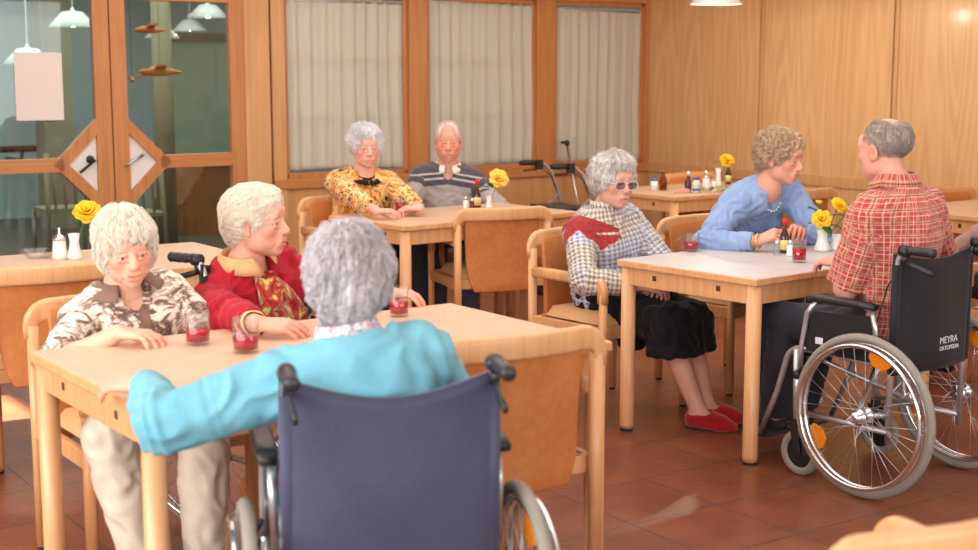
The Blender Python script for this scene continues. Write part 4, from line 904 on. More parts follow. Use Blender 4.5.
def p_hound(t, v):    # broken-check tweed in grey and cream with a blue cast
    s = t.n('SeparateXYZ'); t.l(v, s.inputs[0]); u, w_ = s.outputs[0], s.outputs[1]; P_ = .021
    a = t.math('FRACT', t.math('ADD', t.math('MULTIPLY', u, 1 / P_), 20)); b = t.math('FRACT', t.math('ADD', t.math('MULTIPLY', w_, 1 / P_), 20))
    ua = t.math('LESS_THAN', a, .5); wb_ = t.math('LESS_THAN', b, .5); dg = t.math('LESS_THAN', t.math('FRACT', t.math('MULTIPLY', t.math('ADD', a, b), 2)), .5)
    both = t.math('MULTIPLY', ua, wb_); one = t.math('SUBTRACT', t.math('ADD', ua, wb_), t.math('MULTIPLY', both, 2)); fac = t.math('ADD', both, t.math('MULTIPLY', one, dg))
    n = t.noise(t.coord('Object', (5, 5, 5)), 1, 2); dark = t.ramp(n, [(.42, srgb(138, 128, 122)), (.58, srgb(134, 142, 168))]); lt = t.ramp(n, [(.42, srgb(224, 212, 196)), (.58, srgb(216, 220, 232))])
    col = t.mix(fac, lt, dark)
    # wine-red zigzag band over the right shoulder, drawn where the jacket carries it
    so = t.n('SeparateXYZ'); t.l(t.coord('Object'), so.inputs[0]); cc = t.attr('Col').outputs['Color']; sc_ = t.n('SeparateColor'); t.l(cc, sc_.inputs[0])
    rd = t.math('GREATER_THAN', sc_.outputs[0], .5); n3 = t.noise(t.coord('Object', (130, 130, 130)), 1, 2); redc = t.ramp(n3, [(.4, srgb(150, 34, 44)), (.62, srgb(176, 60, 62))])
    t.base(t.mix(rd, col, redc)); t.bump(fac, .2, .001)
pattern('houndstooth', p_hound)
def p_grey(t, v):     # grey jumper with dark yoke and pale stripes
    sc_ = t.n('SeparateColor'); t.l(t.attr('Col').outputs['Color'], sc_.inputs[0]); k = sc_.outputs[0]
    t.base(t.ramp(k, [(.0, srgb(176, 166, 164)), (.30, srgb(176, 166, 164)), (.33, srgb(84, 80, 86)), (.52, srgb(84, 80, 86)), (.54, srgb(190, 184, 186)), (.60, srgb(190, 184, 186)), (.62, srgb(78, 74, 80)), (.72, srgb(78, 74, 80)), (.74, srgb(190, 184, 186)), (.80, srgb(84, 80, 86)), (1, srgb(96, 92, 98))], 'CONSTANT')); t.bump(t.noise(t.coord('Object'), 300, 2), .2, .001)
pattern('grey_yoke', p_grey)
# ---- head
def head_prims(C, Rm, s, sp):
    """C centre of the head, Rm columns = right, forward, up"""
    f = lambda x, y, z: C + Rm @ (np.array([x, y, z]) * s)
    E = lambda x, y, z, a, b, c, k=.02, op='u', rx=0: (Ell(f(x, y, z), np.array([a, b, c]) * s, Rm @ rot3('x', rx)), op, k * s)
    K = lambda p, q, ra, rb, k=.01, op='u': (Cone(f(*p), f(*q), ra * s, rb * s), op, k * s)
    th = sp.get('full', 1.0)
    L = [E(0, -.018, .038, .072, .090, .076), E(0, .022, -.012, .063 * th, .066, .080), E(0, .040, -.062, .046 * th, .042, .048, .03), E(0, .068, -.094, .019, .016, .015, .02),
         E(.044 * th, .010, -.062, .017, .030, .026, .03), E(-.044 * th, .010, -.062, .017, .030, .026, .03), E(.038, .058, -.022, .022 * th, .020, .020, .02), E(-.038, .058, -.022, .022 * th, .020, .020, .02),
         K((-.034, .076, .020), (.034, .076, .020), .012, .012, .014), K((-.02, .078, .045), (.02, .078, .045), .014, .014, .03)]
    for sx in (-1, 1):
        L += [E(sx * .031, .098, .001, .019, .018, .013, .012, 's'), E(sx * .031, .0735, -.001, .0135, .0125, .0125, .002), K((sx * .044, .078, .006), (sx * .020, .087, .008), .004, .0045, .004), K((sx * .043, .078, -.012), (sx * .022, .085, -.013), .0035, .004, .006)]
    L += [K((0, .084, .014), (0, .106, -.026), .0075, .0115, .010), E(0, .104, -.030, .0115, .012, .010, .008), E(.013, .094, -.033, .0085, .010, .008, .007), E(-.013, .094, -.033, .0085, .010, .008, .007),
          E(.006, .102, -.041, .004, .005, .003, .003, 's'), E(-.006, .102, -.041, .004, .005, .003, .003, 's'),
          E(0, .080, -.060, .028, .018, .022, .016), K((-.020, .089, -.0595), (.020, .089, -.0595), .0048, .0048, .006), K((-.017, .089, -.0715), (.017, .089, -.0715), .0056, .0056, .006)]
    sm = sp.get('smile', 0); L += [K((0, .098, -.0655), (.023, .086, -.0655 + .006 * sm), .0026, .0016, .003, 's'), K((0, .098, -.0655), (-.023, .086, -.0655 + .006 * sm), .0026, .0016, .003, 's')]
    for z_ in (.047, .056, .066): L += [K((-.028, .0815 - (z_ - .047) * .45, z_), (.028, .0815 - (z_ - .047) * .45, z_ + .001), .0016, .0016, .004, 's')]
    for sx in (-1, 1): L += [K((sx * .042, .077, -.018), (sx * .024, .0865, -.021), .0018, .0018, .005, 's'), K((sx * .052, .066, .000), (sx * .062, .054, -.006), .0012, .0010, .003, 's'), K((sx * .030, .074, -.072), (sx * .034, .066, -.090), .0018, .0014, .006, 's')]
    if sp.get('open'): L += [E(0, .094, -.066, .015, .009, .0034, .003, 's')]
    for sx in (-1, 1):
        L += [K((sx * .020, .098, -.036), (sx * .035, .082, -.066), .0022, .0022, .006, 's')]
        if sp.get('ears', True): L += [E(sx * .076, -.010, -.006, .008, .019, .031, .006, 'u', -12), E(sx * .083, -.006, -.004, .004, .011, .020, .004, 's', -12), E(sx * .073, -.002, -.030, .008, .011, .012, .008)]
    return L, f
def head_colour(P, C, Rm, s, sp):
    q = ((P - C) @ Rm) / s; x, y, z = q.T; ax_ = np.abs(x); n = len(P)
    base = np.array(srgb(*sp.get('skin', (226, 168, 140)))); col = np.tile(base, (n, 1))
    def blend(w_, c): nonlocal col; w_ = np.clip(w_, 0, 1)[:, None]; col = col * (1 - w_) + np.array(srgb(*c)) * w_
    g = lambda cx, cy, cz, r: np.exp(-((ax_ - cx) ** 2 + (y - cy) ** 2 + (z - cz) ** 2) / r ** 2)
    blend(.55 * g(.042, .066, -.026, .022), (214, 112, 96)); blend(.5 * g(0, .115, -.03, .014), (216, 118, 100)); blend(.45 * g(.08, -.008, -.004, .02), (210, 110, 92))
    blend(.35 * g(.031, .08, -.016, .012), (186, 112, 100))
    lip = np.exp(-((z + .0655 - .006 * sp.get('smile', 0) * (ax_ / .023) ** 2) / .0078) ** 2 * 1.0) * (ax_ < .0235) * (y > .078); blend(lip * 1.1 - .30, sp.get('lips', (198, 106, 100)))
    if sp.get('open'): blend(((ax_ < .016) & (np.abs(z + .066) < .003) & (y > .07) & (y < .092)) * 1.0, (236, 226, 214))
    # sclera, iris, pupil, lids, brows
    ex = ax_ - .031; ez = z + .002; eye = ((ex / .0125) ** 2 + (ez / .0046) ** 2 < 1) & (y > .074); blend(eye * .8, (216, 200, 190)); ir = (ex ** 2 + ez ** 2 < .0052 ** 2) & (y > .076); blend(ir * 1.0, sp.get('iris', (84, 100, 116))); blend(((ex ** 2 + ez ** 2 < .0026 ** 2) & (y > .076)) * 1.0, (20, 18, 18))
    lid = np.exp(-((np.hypot(ex / .0135, ez / .0056) - 1.05) / .14) ** 2) * (y > .07) * (z > -.004); blend(lid * .75, (120, 76, 66))
    br = np.exp(-(((z - .024 - .004 * np.cos((ax_ - .03) * 70)) / .0042) ** 2)) * (ax_ > .014) * (ax_ < .048) * (y > .06); blend(br * .6, sp.get('brow', (190, 170, 150)))
    return col
def hair_build(C, Rm, s, style, h, seed):
    f = lambda x, y, z: C + Rm @ (np.array([x, y, z]) * s); t = style.get('t', .018); sd = style.get('side', .02); lo = f(0, 0, 0) - .20 * s; hi = f(0, 0, 0) + .20 * s; G = Field(lo, hi, h)
    E = lambda x, y, z, a, b, c, k=.02, op='u', rx=0: G.apply(Ell(f(x, y, z), np.array([a, b, c]) * s, Rm @ rot3('x', rx)), op, k * s)
    E(0, -.022, .040, .074 + t, .092 + t * .9, .078 + t)
    kind = style['kind']
    if kind == 'bob':
        for sx in (-1, 1): E(sx * .056, -.010, -.006, .032, .054, .070, .03)
        E(0, -.072, -.030, .064, .042, .062, .03); E(-.012, .050, .066, .064, .040, .032, .03, 'u', -14)
        E(0, .118, -.060, .056, .066, .100, .014, 's', 6); E(0, .11, .010, .044, .03, .024, .01, 's')
        E(0, .05, -.125, .1, .12, .065, .01, 's')
    elif kind == 'short':
        for sx in (-1, 1): E(sx * .058, -.020, .020, .032, .060, .050, .03)
        E(0, -.074, -.018, .060, .040, .060, .03); E(0, .030, .084, .064, .056, .034, .03)
        E(0, .112, -.038, .0635, .064, .092, .012, 's'); 
        for sx in (-1, 1): E(sx * .088, .006, -.022, .024, .026, .038, .01, 's')
        E(0, -.03, -.145, .1, .1, .055, .01, 's')
    elif kind == 'perm':
        r = np.random.default_rng(seed)
        for sx in (-1, 1): E(sx * .064, -.016, .020, .034, .062, .058, .03)
        E(0, -.080, -.010, .066, .046, .066, .03); E(0, .032, .090, .070, .060, .040, .03)
        for _ in range(150):
            d = nrm(r.normal(size=3)); 
            if d[1] > .35 and d[2] < .5: continue
            if d[2] < -.55: continue
            p = np.array([0, -.022, .036]) + d * np.array([.078 + t, .094 + t, .080 + t]); q = r.uniform(.010, .017); G.apply(Ell(f(*p), np.array([q, q, q]) * s, Rm), 'u', .006 * s)
        E(0, .120, -.030, .064, .066, .092, .012, 's'); 
        for sx in (-1, 1): E(sx * .098, .004, -.026, .026, .022, .034, .01, 's')
        E(0, -.03, -.140, .1, .1, .055, .01, 's')
    elif kind == 'layered':
        for sx in (-1, 1): E(sx * .060, -.014, .000, .030, .062, .066, .03)
        E(0, -.078, -.030, .066, .042, .078, .03); E(0, -.06, -.085, .05, .03, .05, .02); E(0, .05, .06, .066, .046, .04, .03); E(0, .118, -.05, .06, .064, .09, .012, 's')
        E(.088, .012, -.02, .024, .03, .036, .01, 's')
    elif kind == 'man':
        E(0, .118, -.03, .068, .080, .110, .022, 's'); E(0, -.03, -.125, .1, .12, .055, .01, 's')
        for sx in (-1, 1): E(sx * .092, .002, -.022, .026, .026, .040, .008, 's')
        if style.get('bald'): E(style.get('bx', 0), style.get('by', -.06), .128, .046, .056, .046, .018, 's')
        if style.get('recede'): E(0, .085, .080, .058, .060, .058, .014, 's')
    P, Fq = G.mesh(); P = relax(P, Fq, 1); N = normals(P, Fq); q = ((P - C) @ Rm) / s
    az = np.arctan2(q[:, 0], -(q[:, 1] + .02)) * .10; u_, v_ = az, q[:, 2] + .5 * np.hypot(q[:, 0], q[:, 1])
    crown = np.arctan2(q[:, 0], q[:, 1] + .045)           # strands run away from the crown
    u_ = crown * .12; A_ = style.get('amp', .004)
    dsp = A_ * (np.sin(crown * 23 + 3 * np.sin(v_ * 30 + seed) + seed) * .5 + np.sin(crown * 41 + 2 * np.sin(v_ * 23) + 2.1) * .35) + A_ * .8 * wob(P, .035, seed) + A_ * .45 * wob(P, .012, seed + 1)
    if kind == 'man': dsp *= .25
    P = P + N * (dsp * s)[:, None]; uv = np.c_[u_, v_]
    return strands(P, Fq, uv, C, Rm, s, style, seed)
def strands(P, Fq, uv, C, Rm, s, style, seed):
    """fine locks laid over the mass of hair; they follow its surface and stand off a little"""
    from mathutils.kdtree import KDTree
    r = np.random.default_rng(seed + 100); N = normals(P, Fq); kd = KDTree(len(P))
    for i, p in enumerate(P): kd.insert(p, i)
    kd.balance(); n = style.get('n', 2200); q = ((P - C) @ Rm) / s; kind = style['kind']; curly = kind == 'perm'
    pick = r.integers(0, len(P), n); L = style.get('len', .07 if not curly else .035) * s; k = 7; rad = style.get('rad', .0011) * s; Vn, Fn, Un = [], [], []; b = len(P)
    for i0 in pick:
        p = P[i0].copy(); i = i0; col = uv[i0] + np.array([r.uniform(-.04, .04), 0]); pts = []; ln = L * r.uniform(.6, 1.3); ph = r.uniform(0, 6.28); lift = r.uniform(.0, .004) * s; rv = nrm(r.normal(size=3))
        for j in range(k):
            nn = N[i]; d = Rm @ nrm(q[i] - np.array([0, -.045, .10]) + np.array([0, 0, -.03])); 
            if kind in ('short', 'man') : d = Rm @ nrm(np.array([q[i][0] * .3, -.06, -.02 - .05 * (q[i][1] < -.05)]) * 1.0)
            if curly: d = nrm(np.cross(nn, rv) + .9 * rv * math.cos(ph + j * 1.1))
            d = d - nn * (d @ nn); d = nrm(d + (.35 if curly else .12) * rv * math.sin(ph + j * .9)); d = nrm(d - nn * (d @ nn)); t = j / (k - 1)
            pts.append(p + nn * (lift + (.004 * math.sin(math.pi * t) + (.003 if curly else .001)) * s - (.002 * s if j == 0 else 0))); p = p + d * ln / k
            co, i, ds = kd.find(p)
            if ds > .004: p = np.array(co)
        pts = np.array(pts)
        for j in range(k):
            tn = nrm(pts[min(j + 1, k - 1)] - pts[max(j - 1, 0)]); a = nrm(np.cross(tn, rv)); c_ = np.cross(tn, a); w_ = rad * (1 - .75 * (j / (k - 1)) ** 2)
            for m_ in range(3): Vn.append(pts[j] + (a * math.cos(m_ * 2.094) + c_ * math.sin(m_ * 2.094)) * w_); Un.append(col + np.array([0, j * .004]))
        for j in range(k - 1):
            for m_ in range(3): Fn.append((b + j * 3 + m_, b + j * 3 + (m_ + 1) % 3, b + (j + 1) * 3 + (m_ + 1) % 3, b + (j + 1) * 3 + m_))
        b += 3 * k
    return np.r_[P, np.array(Vn)], np.r_[Fq, np.array(Fn)], np.r_[uv, np.array(Un)]
# ---- limbs and trunk
def ik(a, b, l1, l2, hint):
    d = b - a; L = min(np.linalg.norm(d), (l1 + l2) * .999); dn = nrm(d); x = (l1 * l1 - l2 * l2 + L * L) / (2 * L); y = math.sqrt(max(0, l1 * l1 - x * x)); hn = hint - dn * (hint @ dn); return a + dn * x + nrm(hn) * y
def hand_prims(wr, fd, nb, side, curl=.4, spread=.12, s=1.0, thumb=.5, curls=None):
    """side +1 = right hand. fd towards the fingertips, nb out of the back of the hand"""
    fd = nrm(fd); nb = nrm(nb - fd * (nb @ fd)); rt = np.cross(fd, nb); tb = -rt * side          # towards the thumb
    L = []; P_ = lambda f_, t_, n_=0: wr + (fd * f_ + tb * t_ + nb * n_) * s
    for t_, l_, r_ in ((.028, .090, .0125), (.009, .093, .0125), (-.011, .088, .012), (-.029, .080, .011)): L.append((Cone(P_(.004, t_ * .55), P_(l_, t_, .0), .0155 * s, r_ * s), 'u', .010 * s))
    curls = curls or (curl, curl * 1.1, curl * 1.15, curl * 1.2)
    for (t_, l_, fl_, r_), cu, sp_ in zip(((.028, .090, .072, .0092), (.009, .093, .080, .0094), (-.011, .088, .074, .009), (-.029, .080, .058, .0080)), curls, (1.0, .25, -.4, -1.1)):
        d0 = nrm(fd + tb * spread * sp_); p = P_(l_, t_, .001); an = 0
        for fr, dc, r0, r1 in ((.45, .9, 1.0, .93), (.31, 1.1, .95, .86), (.24, .7, .86, .72)):
            an += cu * dc; d = d0 * math.cos(an) - nb * math.sin(an); p2 = p + d * fl_ * fr * s; L.append((Cone(p, p2, r_ * r0 * s, r_ * r1 * s), 'u', .0035 * s)); p = p2
    a0 = P_(.022, .020, -.006); d = nrm(fd * .55 + tb * .75 - nb * (.25 + .3 * thumb)); a1 = a0 + d * .044 * s; d2 = nrm(fd * .85 + tb * .30 - nb * (.3 + .5 * thumb)); a2 = a1 + d2 * .033 * s; d3 = nrm(fd * .9 + tb * .02 - nb * (.3 + .6 * thumb)); a3 = a2 + d3 * .026 * s
    L += [(Cone(a0, a1, .0155 * s, .0125 * s), 'u', .010 * s), (Cone(a1, a2, .0115 * s, .0105 * s), 'u', .004 * s), (Cone(a2, a3, .0105 * s, .0085 * s), 'u', .003 * s)]
    return L
def bounds(L, pad=.03): return np.min([q[0].lo for q in L], 0) - pad, np.max([q[0].hi for q in L], 0) + pad
def run(L, h, pad=.03, lo=None, hi=None):
    a, b = bounds([q for q in L if q[1] == 'u'], pad)
    if lo is not None: a = np.maximum(a, lo)
    if hi is not None: b = np.minimum(b, hi)
    G = Field(a, b, h)
    for p, op, k in L: G.apply(p, op, k)
    return G
def folds(P, N, amp, seed, wl=.07, axis=None):
    Q = P + .03 * np.c_[wob(P, .16, seed), wob(P, .16, seed + 5), wob(P, .16, seed + 9)]
    if axis is not None: Q = Q * np.asarray(axis)
    a = wob(Q, wl, seed + 2, 4); a = np.sqrt(a * a + .12); return P + N * (amp * (a * -1.15 + 1.0 + .22 * wob(P, wl * .45, seed + 3, 4)) * .85)[:, None]
def person(S):
    """S: world placement of the joints; everything is turned into the figure's own frame"""
    yaw = S['yaw']; org = np.array([S['hip'][0], S['hip'][1], 0.0]); c_, s_ = math.cos(yaw), math.sin(yaw); W2L = np.array([[c_, s_, 0], [-s_, c_, 0], [0, 0, 1]])
    L_ = lambda p: W2L @ (np.asarray(p, float) - org); D_ = lambda d: W2L @ np.asarray(d, float)
    e = empty('person', org, yaw, S['label'], 'person'); h = S.get('h', .0045); sk = S.get('size', 1.0); w_ = S.get('wide', 1.0)
    hc = L_(S['head']); hy, hp, hr = S.get('look', (0, 0, 0)); hyl = hy - math.degrees(yaw)               # head yaw is given in the world
    Rm = rot3('z', hyl) @ rot3('x', -hp) @ rot3('y', hr); hs = S.get('hs', 1.0)
    pel = V3(0, 0, S.get('seat', .50) + .065); nb = hc + Rm @ (V3(0, -.060, -.125) * hs) * .5 + V3(0, S.get('poke', -.045), -.13) * hs * .5 + V3(0, 0, -.022)
    up = nrm(nb - pel); xr = rot3('z', S.get('twist', 0)) @ V3(1, 0, 0); xr = nrm(xr - up * (xr @ up)); xr = nrm(xr + V3(0, 0, S.get('shrug', 0))); TL_ = np.linalg.norm(nb - pel); bend = S.get('bend', .03)
    fwdv = np.cross(up, xr); sp = lambda t: pel + up * TL_ * t - fwdv * bend * math.sin(math.pi * t)
    sw = .158 * w_ * sk; sh = {d: sp(.90) + xr * d * sw - V3(0, 0, S.get('slump', .028)) for d in (-1, 1)}
    Mt = frame_z(up, xr)   # columns: right-ish, fwd, up
    Mt = np.stack([xr, fwdv, np.cross(xr, fwdv)], 1)
    belly = S.get('belly', 1.0)
    def trunk(g=0.0):
        k = .05
        L = [(Ell(pel + V3(0, .0, -.005), V3(.165 * w_ + g, .125 * belly ** .5 + g, .10 + g)), 'u', k), (Ell(sp(.30) + fwdv * .018 * belly, V3(.142 * w_ * belly ** .5 + g, .112 * belly + g, .14 + g), Mt), 'u', .06),
             (Ell(sp(.58) + fwdv * .01, V3(.150 * w_ + g, .108 + g, .16 + g), Mt), 'u', .06), (Ell(sp(.78) - fwdv * .004, V3(.150 * w_ + g, .094 + g, .10 + g), Mt), 'u', .06)]
        if S.get('bust', 0): L += [(Ell(sp(.60) + xr * d * .068 * w_ + fwdv * (.088), V3(.064 + g, .050 + g, .060 + g) * S['bust'], Mt), 'u', .05) for d in (-1, 1)]
        L += [(Cone(sp(.90) - up * .012, sh[d] + xr * d * -.01, .062 + g, .052 * sk + g), 'u', .05) for d in (-1, 1)]
        return L
    def neck(g=0.0): return [(Cone(nb - up * .02, hc + Rm @ V3(0, -.030, -.055) * hs, (.056 + g) * hs, (.047 + g) * hs), 'u', .02), (Cone(sp(.93), nb + up * .01, .07 + g, .055 + g), 'u', .04)]
    arms = {}; ul, fl_ = .275 * sk, .245 * sk
    for d, key in ((1, 'R'), (-1, 'L')):
        a = S['arm' + key]; wr = L_(a['wrist']); el = ik(sh[d], wr, a.get('ul', ul), a.get('fl', fl_), D_(a.get('hint', (0, 0, -1)))); dd = np.linalg.norm(wr - el)
        arms[d] = dict(wr=wr, el=el, fd=D_(a.get('fd', wr - el if False else W2L.T @ (wr - el))), nb=D_(a.get('nb', (0, 0, 1))), **{k: v for k, v in a.items() if k in ('curl', 'spread', 'thumb', 'curls')})
        if abs(dd - a.get('fl', fl_)) > .04: print('ARM', S['key'], key, 'forearm', round(dd, 3), 'reach', round(float(np.linalg.norm(wr - sh[d])), 3))
    am = S.get('arm_r', 1.0)
    def uparm(d, g=0.0): A_ = arms[d]; return [(Cone(sh[d], A_['el'], .051 * am + g, .040 * am + g), 'u', .035)]
    def foarm(d, g=0.0, to=1.0): A_ = arms[d]; e_, w__ = A_['el'], A_['wr']; m_ = e_ + (w__ - e_) * .35; w2 = e_ + (w__ - e_) * to; rw = .0385 * am + (.0255 - .0385 * am) * ((to - .35) / .65); return [(Cone(e_, m_, .039 * am + g, .0385 * am + g), 'u', .02), (Cone(m_, w2, .0385 * am + g, rw + g), 'u', .02)]
    def hand(d): A_ = arms[d]; return hand_prims(A_['wr'], A_['fd'], A_['nb'], d, A_.get('curl', .35), A_.get('spread', .12), S.get('hand', .95), A_.get('thumb', .5), A_.get('curls'))
    legs = {}
    for d, key in ((1, 'R'), (-1, 'L')):
        hj = pel + V3(d * .085 * w_, .0, -.01); kn = L_(S['knee' + key]); an = L_(S['ankle' + key]); fd = nrm(D_(S.get('foot' + key, W2L.T @ V3(0, 1, 0)))); legs[d] = (hj, kn, an, fd)
    lr = S.get('leg_r', 1.0)
    def thigh(d, g=0.0): hj, kn, an, fd = legs[d]; return [(Cone(hj, kn, .082 * lr + g, .056 * lr + g), 'u', .03)]
    def shin(d, g=0.0, to=1.0): hj, kn, an, fd = legs[d]; m_ = kn + (an - kn) * .32 - nrm(V3(fd[0], fd[1], 0)) * .012; return [(Cone(kn, m_, .053 * lr + g, .052 * lr + g), 'u', .02), (Cone(m_, kn + (an - kn) * to, .052 * lr + g, .034 + g), 'u', .02)]
    def foot(d, g=0.0): hj, kn, an, fd = legs[d]; b = an + V3(0, 0, -.045); return [(Cone(an, b - fd * .02, .036 + g, .034 + g), 'u', .02), (Cone(an + fd * .02 + V3(0, 0, -.02), b + fd * .11 + V3(0, 0, -.005), .034 + g, .026 + g), 'u', .02), (Cone(b + fd * .08, b + fd * .15 - V3(0, 0, .004), .030 + g, .020 + g), 'u', .02), (Cone(b - fd * .02, b + fd * .1, .030 + g, .032 + g), 'u', .02)]
    # body: one mesh; fine fields for head, hands and bare limbs, a coarser one for what the clothes cover
    Ps, Fs, Cs = [], [], []; off = 0
    def put(P, Fq, col):
        nonlocal off
        Ps.append(P); Fs.append(Fq + off); Cs.append(col); off += len(P)
    base = np.array(srgb(*S.get('skin', (226, 168, 140))))
    hp_, f = head_prims(hc, Rm, hs, S.get('face', {})); G = run(hp_ + neck(), S.get('hh', .0026), lo=hc - .25); G.cut(nb - up * .035, -up); P, Fq = G.mesh(); P = relax(P, Fq, 1, .35); put(P, Fq, head_colour(P, hc, Rm, hs, dict(S.get('face', {}), skin=S.get('skin', (226, 168, 140)))))
    for d in (1, -1):
        if S.get('hide_hand') == d: continue
        bare = S.get('bare_arm', 0); Lh = foarm(d) + hand(d); 
        if bare: Lh = uparm(d) + Lh
        else: Lh = Lh[1:]
        G = run(Lh, S.get('hd', .0032)); P, Fq = G.mesh(); P = relax(P, Fq, 1, .35); col = np.tile(base, (len(P), 1)); fdn = nrm(arms[d]['fd']); tt = np.clip(((P - arms[d]['wr']) @ fdn - .06) / .1, 0, 1)[:, None]; col = col * (1 - .45 * tt) + np.array(srgb(214, 124, 104)) * .45 * tt; put(P, Fq, col)
    inner = trunk(-.01) + thigh(1, -.008) + thigh(-1, -.008)
    if not S.get('no_legs'):
        for d in (1, -1): inner += shin(d) + foot(d, -.004)
    for d in (1, -1): inner += uparm(d, -.006)
    G = run(inner, .007 if not S.get('bare_legs') else .0055); P, Fq = G.mesh(); P = relax(P, Fq, 1); put(P, Fq, np.tile(base, (len(P), 1)))
    body = np_mesh('body', np.concatenate(Ps), np.concatenate(Fs), 'skin', e, col=np.concatenate(Cs))
    # hair
    if S.get('hair'):
        P, Fq, uv = hair_build(hc, Rm, hs, S['hair'], S.get('hh', .0026) * 1.2, S['seed']); np_mesh('hair', P, Fq, S['hair']['mat'], e, uv=uv)
    # top
    g = S.get('loose', .011); slv = S.get('sleeve', .93); Lc = trunk(g)
    if S.get('hem'): Lc += [(Ell(pel + V3(0, .01, -.01), V3(.18 * w_ + g, .15 * belly ** .5 + g, .12 + g)), 'u', .05)]
    for d in (1, -1):
        Lc += uparm(d, g * 1.15)
        if slv > 0: Lc += foarm(d, g * .9, slv)
    Lc += [(Cone(sp(.93), nb + up * S.get('nk', .0), .072 + g, .058 + g * .6), 'u', .04)]
    G = run(Lc, h, .05)
    if slv <= 0:
        for d in (1, -1):
            q = sh[d] + (arms[d]['el'] - sh[d]) * (1 + slv); n_ = nrm(arms[d]['el'] - sh[d]); 
            b0 = Ell(q + n_ * .10, V3(.105, .105, .10), frame_z(n_, V3(1, 0, 0) if abs(n_[0]) < .9 else V3(0, 1, 0))); G.apply(b0, 's', .004)
    else:
        for d in (1, -1):
            n_ = nrm(arms[d]['wr'] - arms[d]['el']); q = arms[d]['el'] + n_ * np.linalg.norm(arms[d]['wr'] - arms[d]['el']) * slv; G.apply(Ell(q + n_ * .052, V3(.07, .07, .05), frame_z(n_, V3(0, 0, 1) if abs(n_[2]) < .9 else V3(1, 0, 0))), 's', .003)
    nw = S.get('neckline', 'round')
    G.cut(nb + up * (S.get('nk', .0) + .035), up + fwdv * .0) if False else None
    G.apply(Ell(nb + up * (.052 + S.get('nk', 0)), V3(.10, .10, .06), Mt), 's', .006)
    if nw == 'V':
        nkv = S.get('nk', 0)
        for t_ in np.linspace(0, 1, 9): c0 = nb + fwdv * (.06 + .08 * t_) + up * (.01 + nkv - (.15 + nkv) * t_); G.apply(Cone(c0, c0 + fwdv * .08, .046 * (1 - t_) + .006, .046 * (1 - t_) + .006), 's', .004)
    elif nw == 'round': G.apply(Ell(nb + fwdv * .06 + up * .01, V3(.062, .06, .05), Mt), 's', .008)
    P, Fq = G.mesh(); P = relax(P, Fq, 1); N = normals(P, Fq)
    P = folds(P, N, S.get('fold', .006), S['seed'], S.get('fwl', .085), S.get('faxis'))
    # sleeves wrinkle across the arm near the elbow
    for d in (1, -1):
        el = arms[d]['el']; r_ = np.linalg.norm(P - el, axis=1); t_ = (P - sh[d]) @ nrm(arms[d]['el'] - sh[d]); N2 = normals(P, Fq); P = P + N2 * (.006 * np.exp(-(r_ / .09) ** 2) * np.sin(t_ * 150 + 4 * np.sin(t_ * 40) + 9 * (P @ V3(3, 2, 1))))[:, None]
    # cloth coordinates: round the trunk, along and round each arm
    q = P - pel; tx, ty, tz = (P - sp(.5)) @ xr, (P - sp(.5)) @ fwdv, q @ up; uv = np.c_[np.arctan2(tx, -ty + 0) * .15, tz]
    if S.get('flat_uv'): uv = np.c_[tx * 1.0 + .25 * np.sign(tx) * 0, tz]
    for d in (1, -1):
        el = arms[d]['el']; wr = arms[d]['wr']; a1 = nrm(el - sh[d]); o1 = sh[d]; t1 = (P - o1) @ a1; rad = np.linalg.norm(P - o1 - t1[:, None] * a1, axis=1); up_m = (rad < .085) & (t1 > .045) & (((P - sp(.5)) @ xr) * d > sw * .86)
        b1 = nrm(np.cross(a1, fwdv)); b2 = np.cross(a1, b1); ang = np.arctan2((P - o1) @ b1, (P - o1) @ b2)
        a2 = nrm(wr - el); t2 = (P - el) @ a2; rad2 = np.linalg.norm(P - el - t2[:, None] * a2, axis=1); fo_m = (rad2 < .075) & (t2 > .0) & ((rad2 < rad) | (t1 > ul)); e1_ = nrm(np.cross(a2, fwdv)); e2_ = np.cross(a2, e1_); ang2 = np.arctan2((P - el) @ e1_, (P - el) @ e2_)
        uv[up_m] = np.c_[ang * .055, -t1 + .4][up_m]; uv[fo_m] = np.c_[ang2 * .05, -t2 - ul + .4][fo_m]
    col = S['paint'](dict(P=P, sp=sp, pel=pel, up=up, xr=xr, fwd=fwdv, sh=sh, nb=nb, arms=arms, TL=TL_, uv=uv)) if S.get('paint') else None
    top = np_mesh(S.get('top_name', 'sweater'), P, Fq, S['top'], e, uv=uv, col=col)
    # trousers or skirt
    bot = S.get('bottom', 'trousers')
    if bot == 'trousers':
        g = .013; Lb = [(Ell(pel + V3(0, .01, -.02), V3(.172 * w_, .135 * belly ** .5, .105)), 'u', .04)]
        for d in (1, -1): Lb += thigh(d, g) + shin(d, g + .006, S.get('leg_to', .97)) + [(Cone(legs[d][1] + (legs[d][2] - legs[d][1]) * .4, legs[d][1] + (legs[d][2] - legs[d][1]) * S.get('leg_to', .97), .052 + g, .050 + g), 'u', .02)]
        G = run(Lb, max(h, .0055), .05); 
        for d in (1, -1): hj, kn, an, fd = legs[d]; n_ = nrm(an - kn); q = kn + n_ * np.linalg.norm(an - kn) * S.get('leg_to', .97); G.apply(Ell(q + n_ * .07, V3(.10, .10, .065), frame_z(n_, V3(1, 0, 0))), 's', .003)
        P, Fq = G.mesh(); P = relax(P, Fq, 1); N = normals(P, Fq); P = folds(P, N, .007, S['seed'] + 40, .11); np_mesh('trousers', P, Fq, S['bottom_mat'], e)
    elif bot == 'skirt':
        Lb = [(Ell(pel + V3(0, .01, -.02), V3(.185 * w_, .15, .115)), 'u', .04)]; k1, k2 = legs[1][1], legs[-1][1]
        for d in (1, -1): hj, kn, an, fd = legs[d]; Lb += [(Cone(hj, kn + V3(0, 0, .0), .105, .082), 'u', .05)]
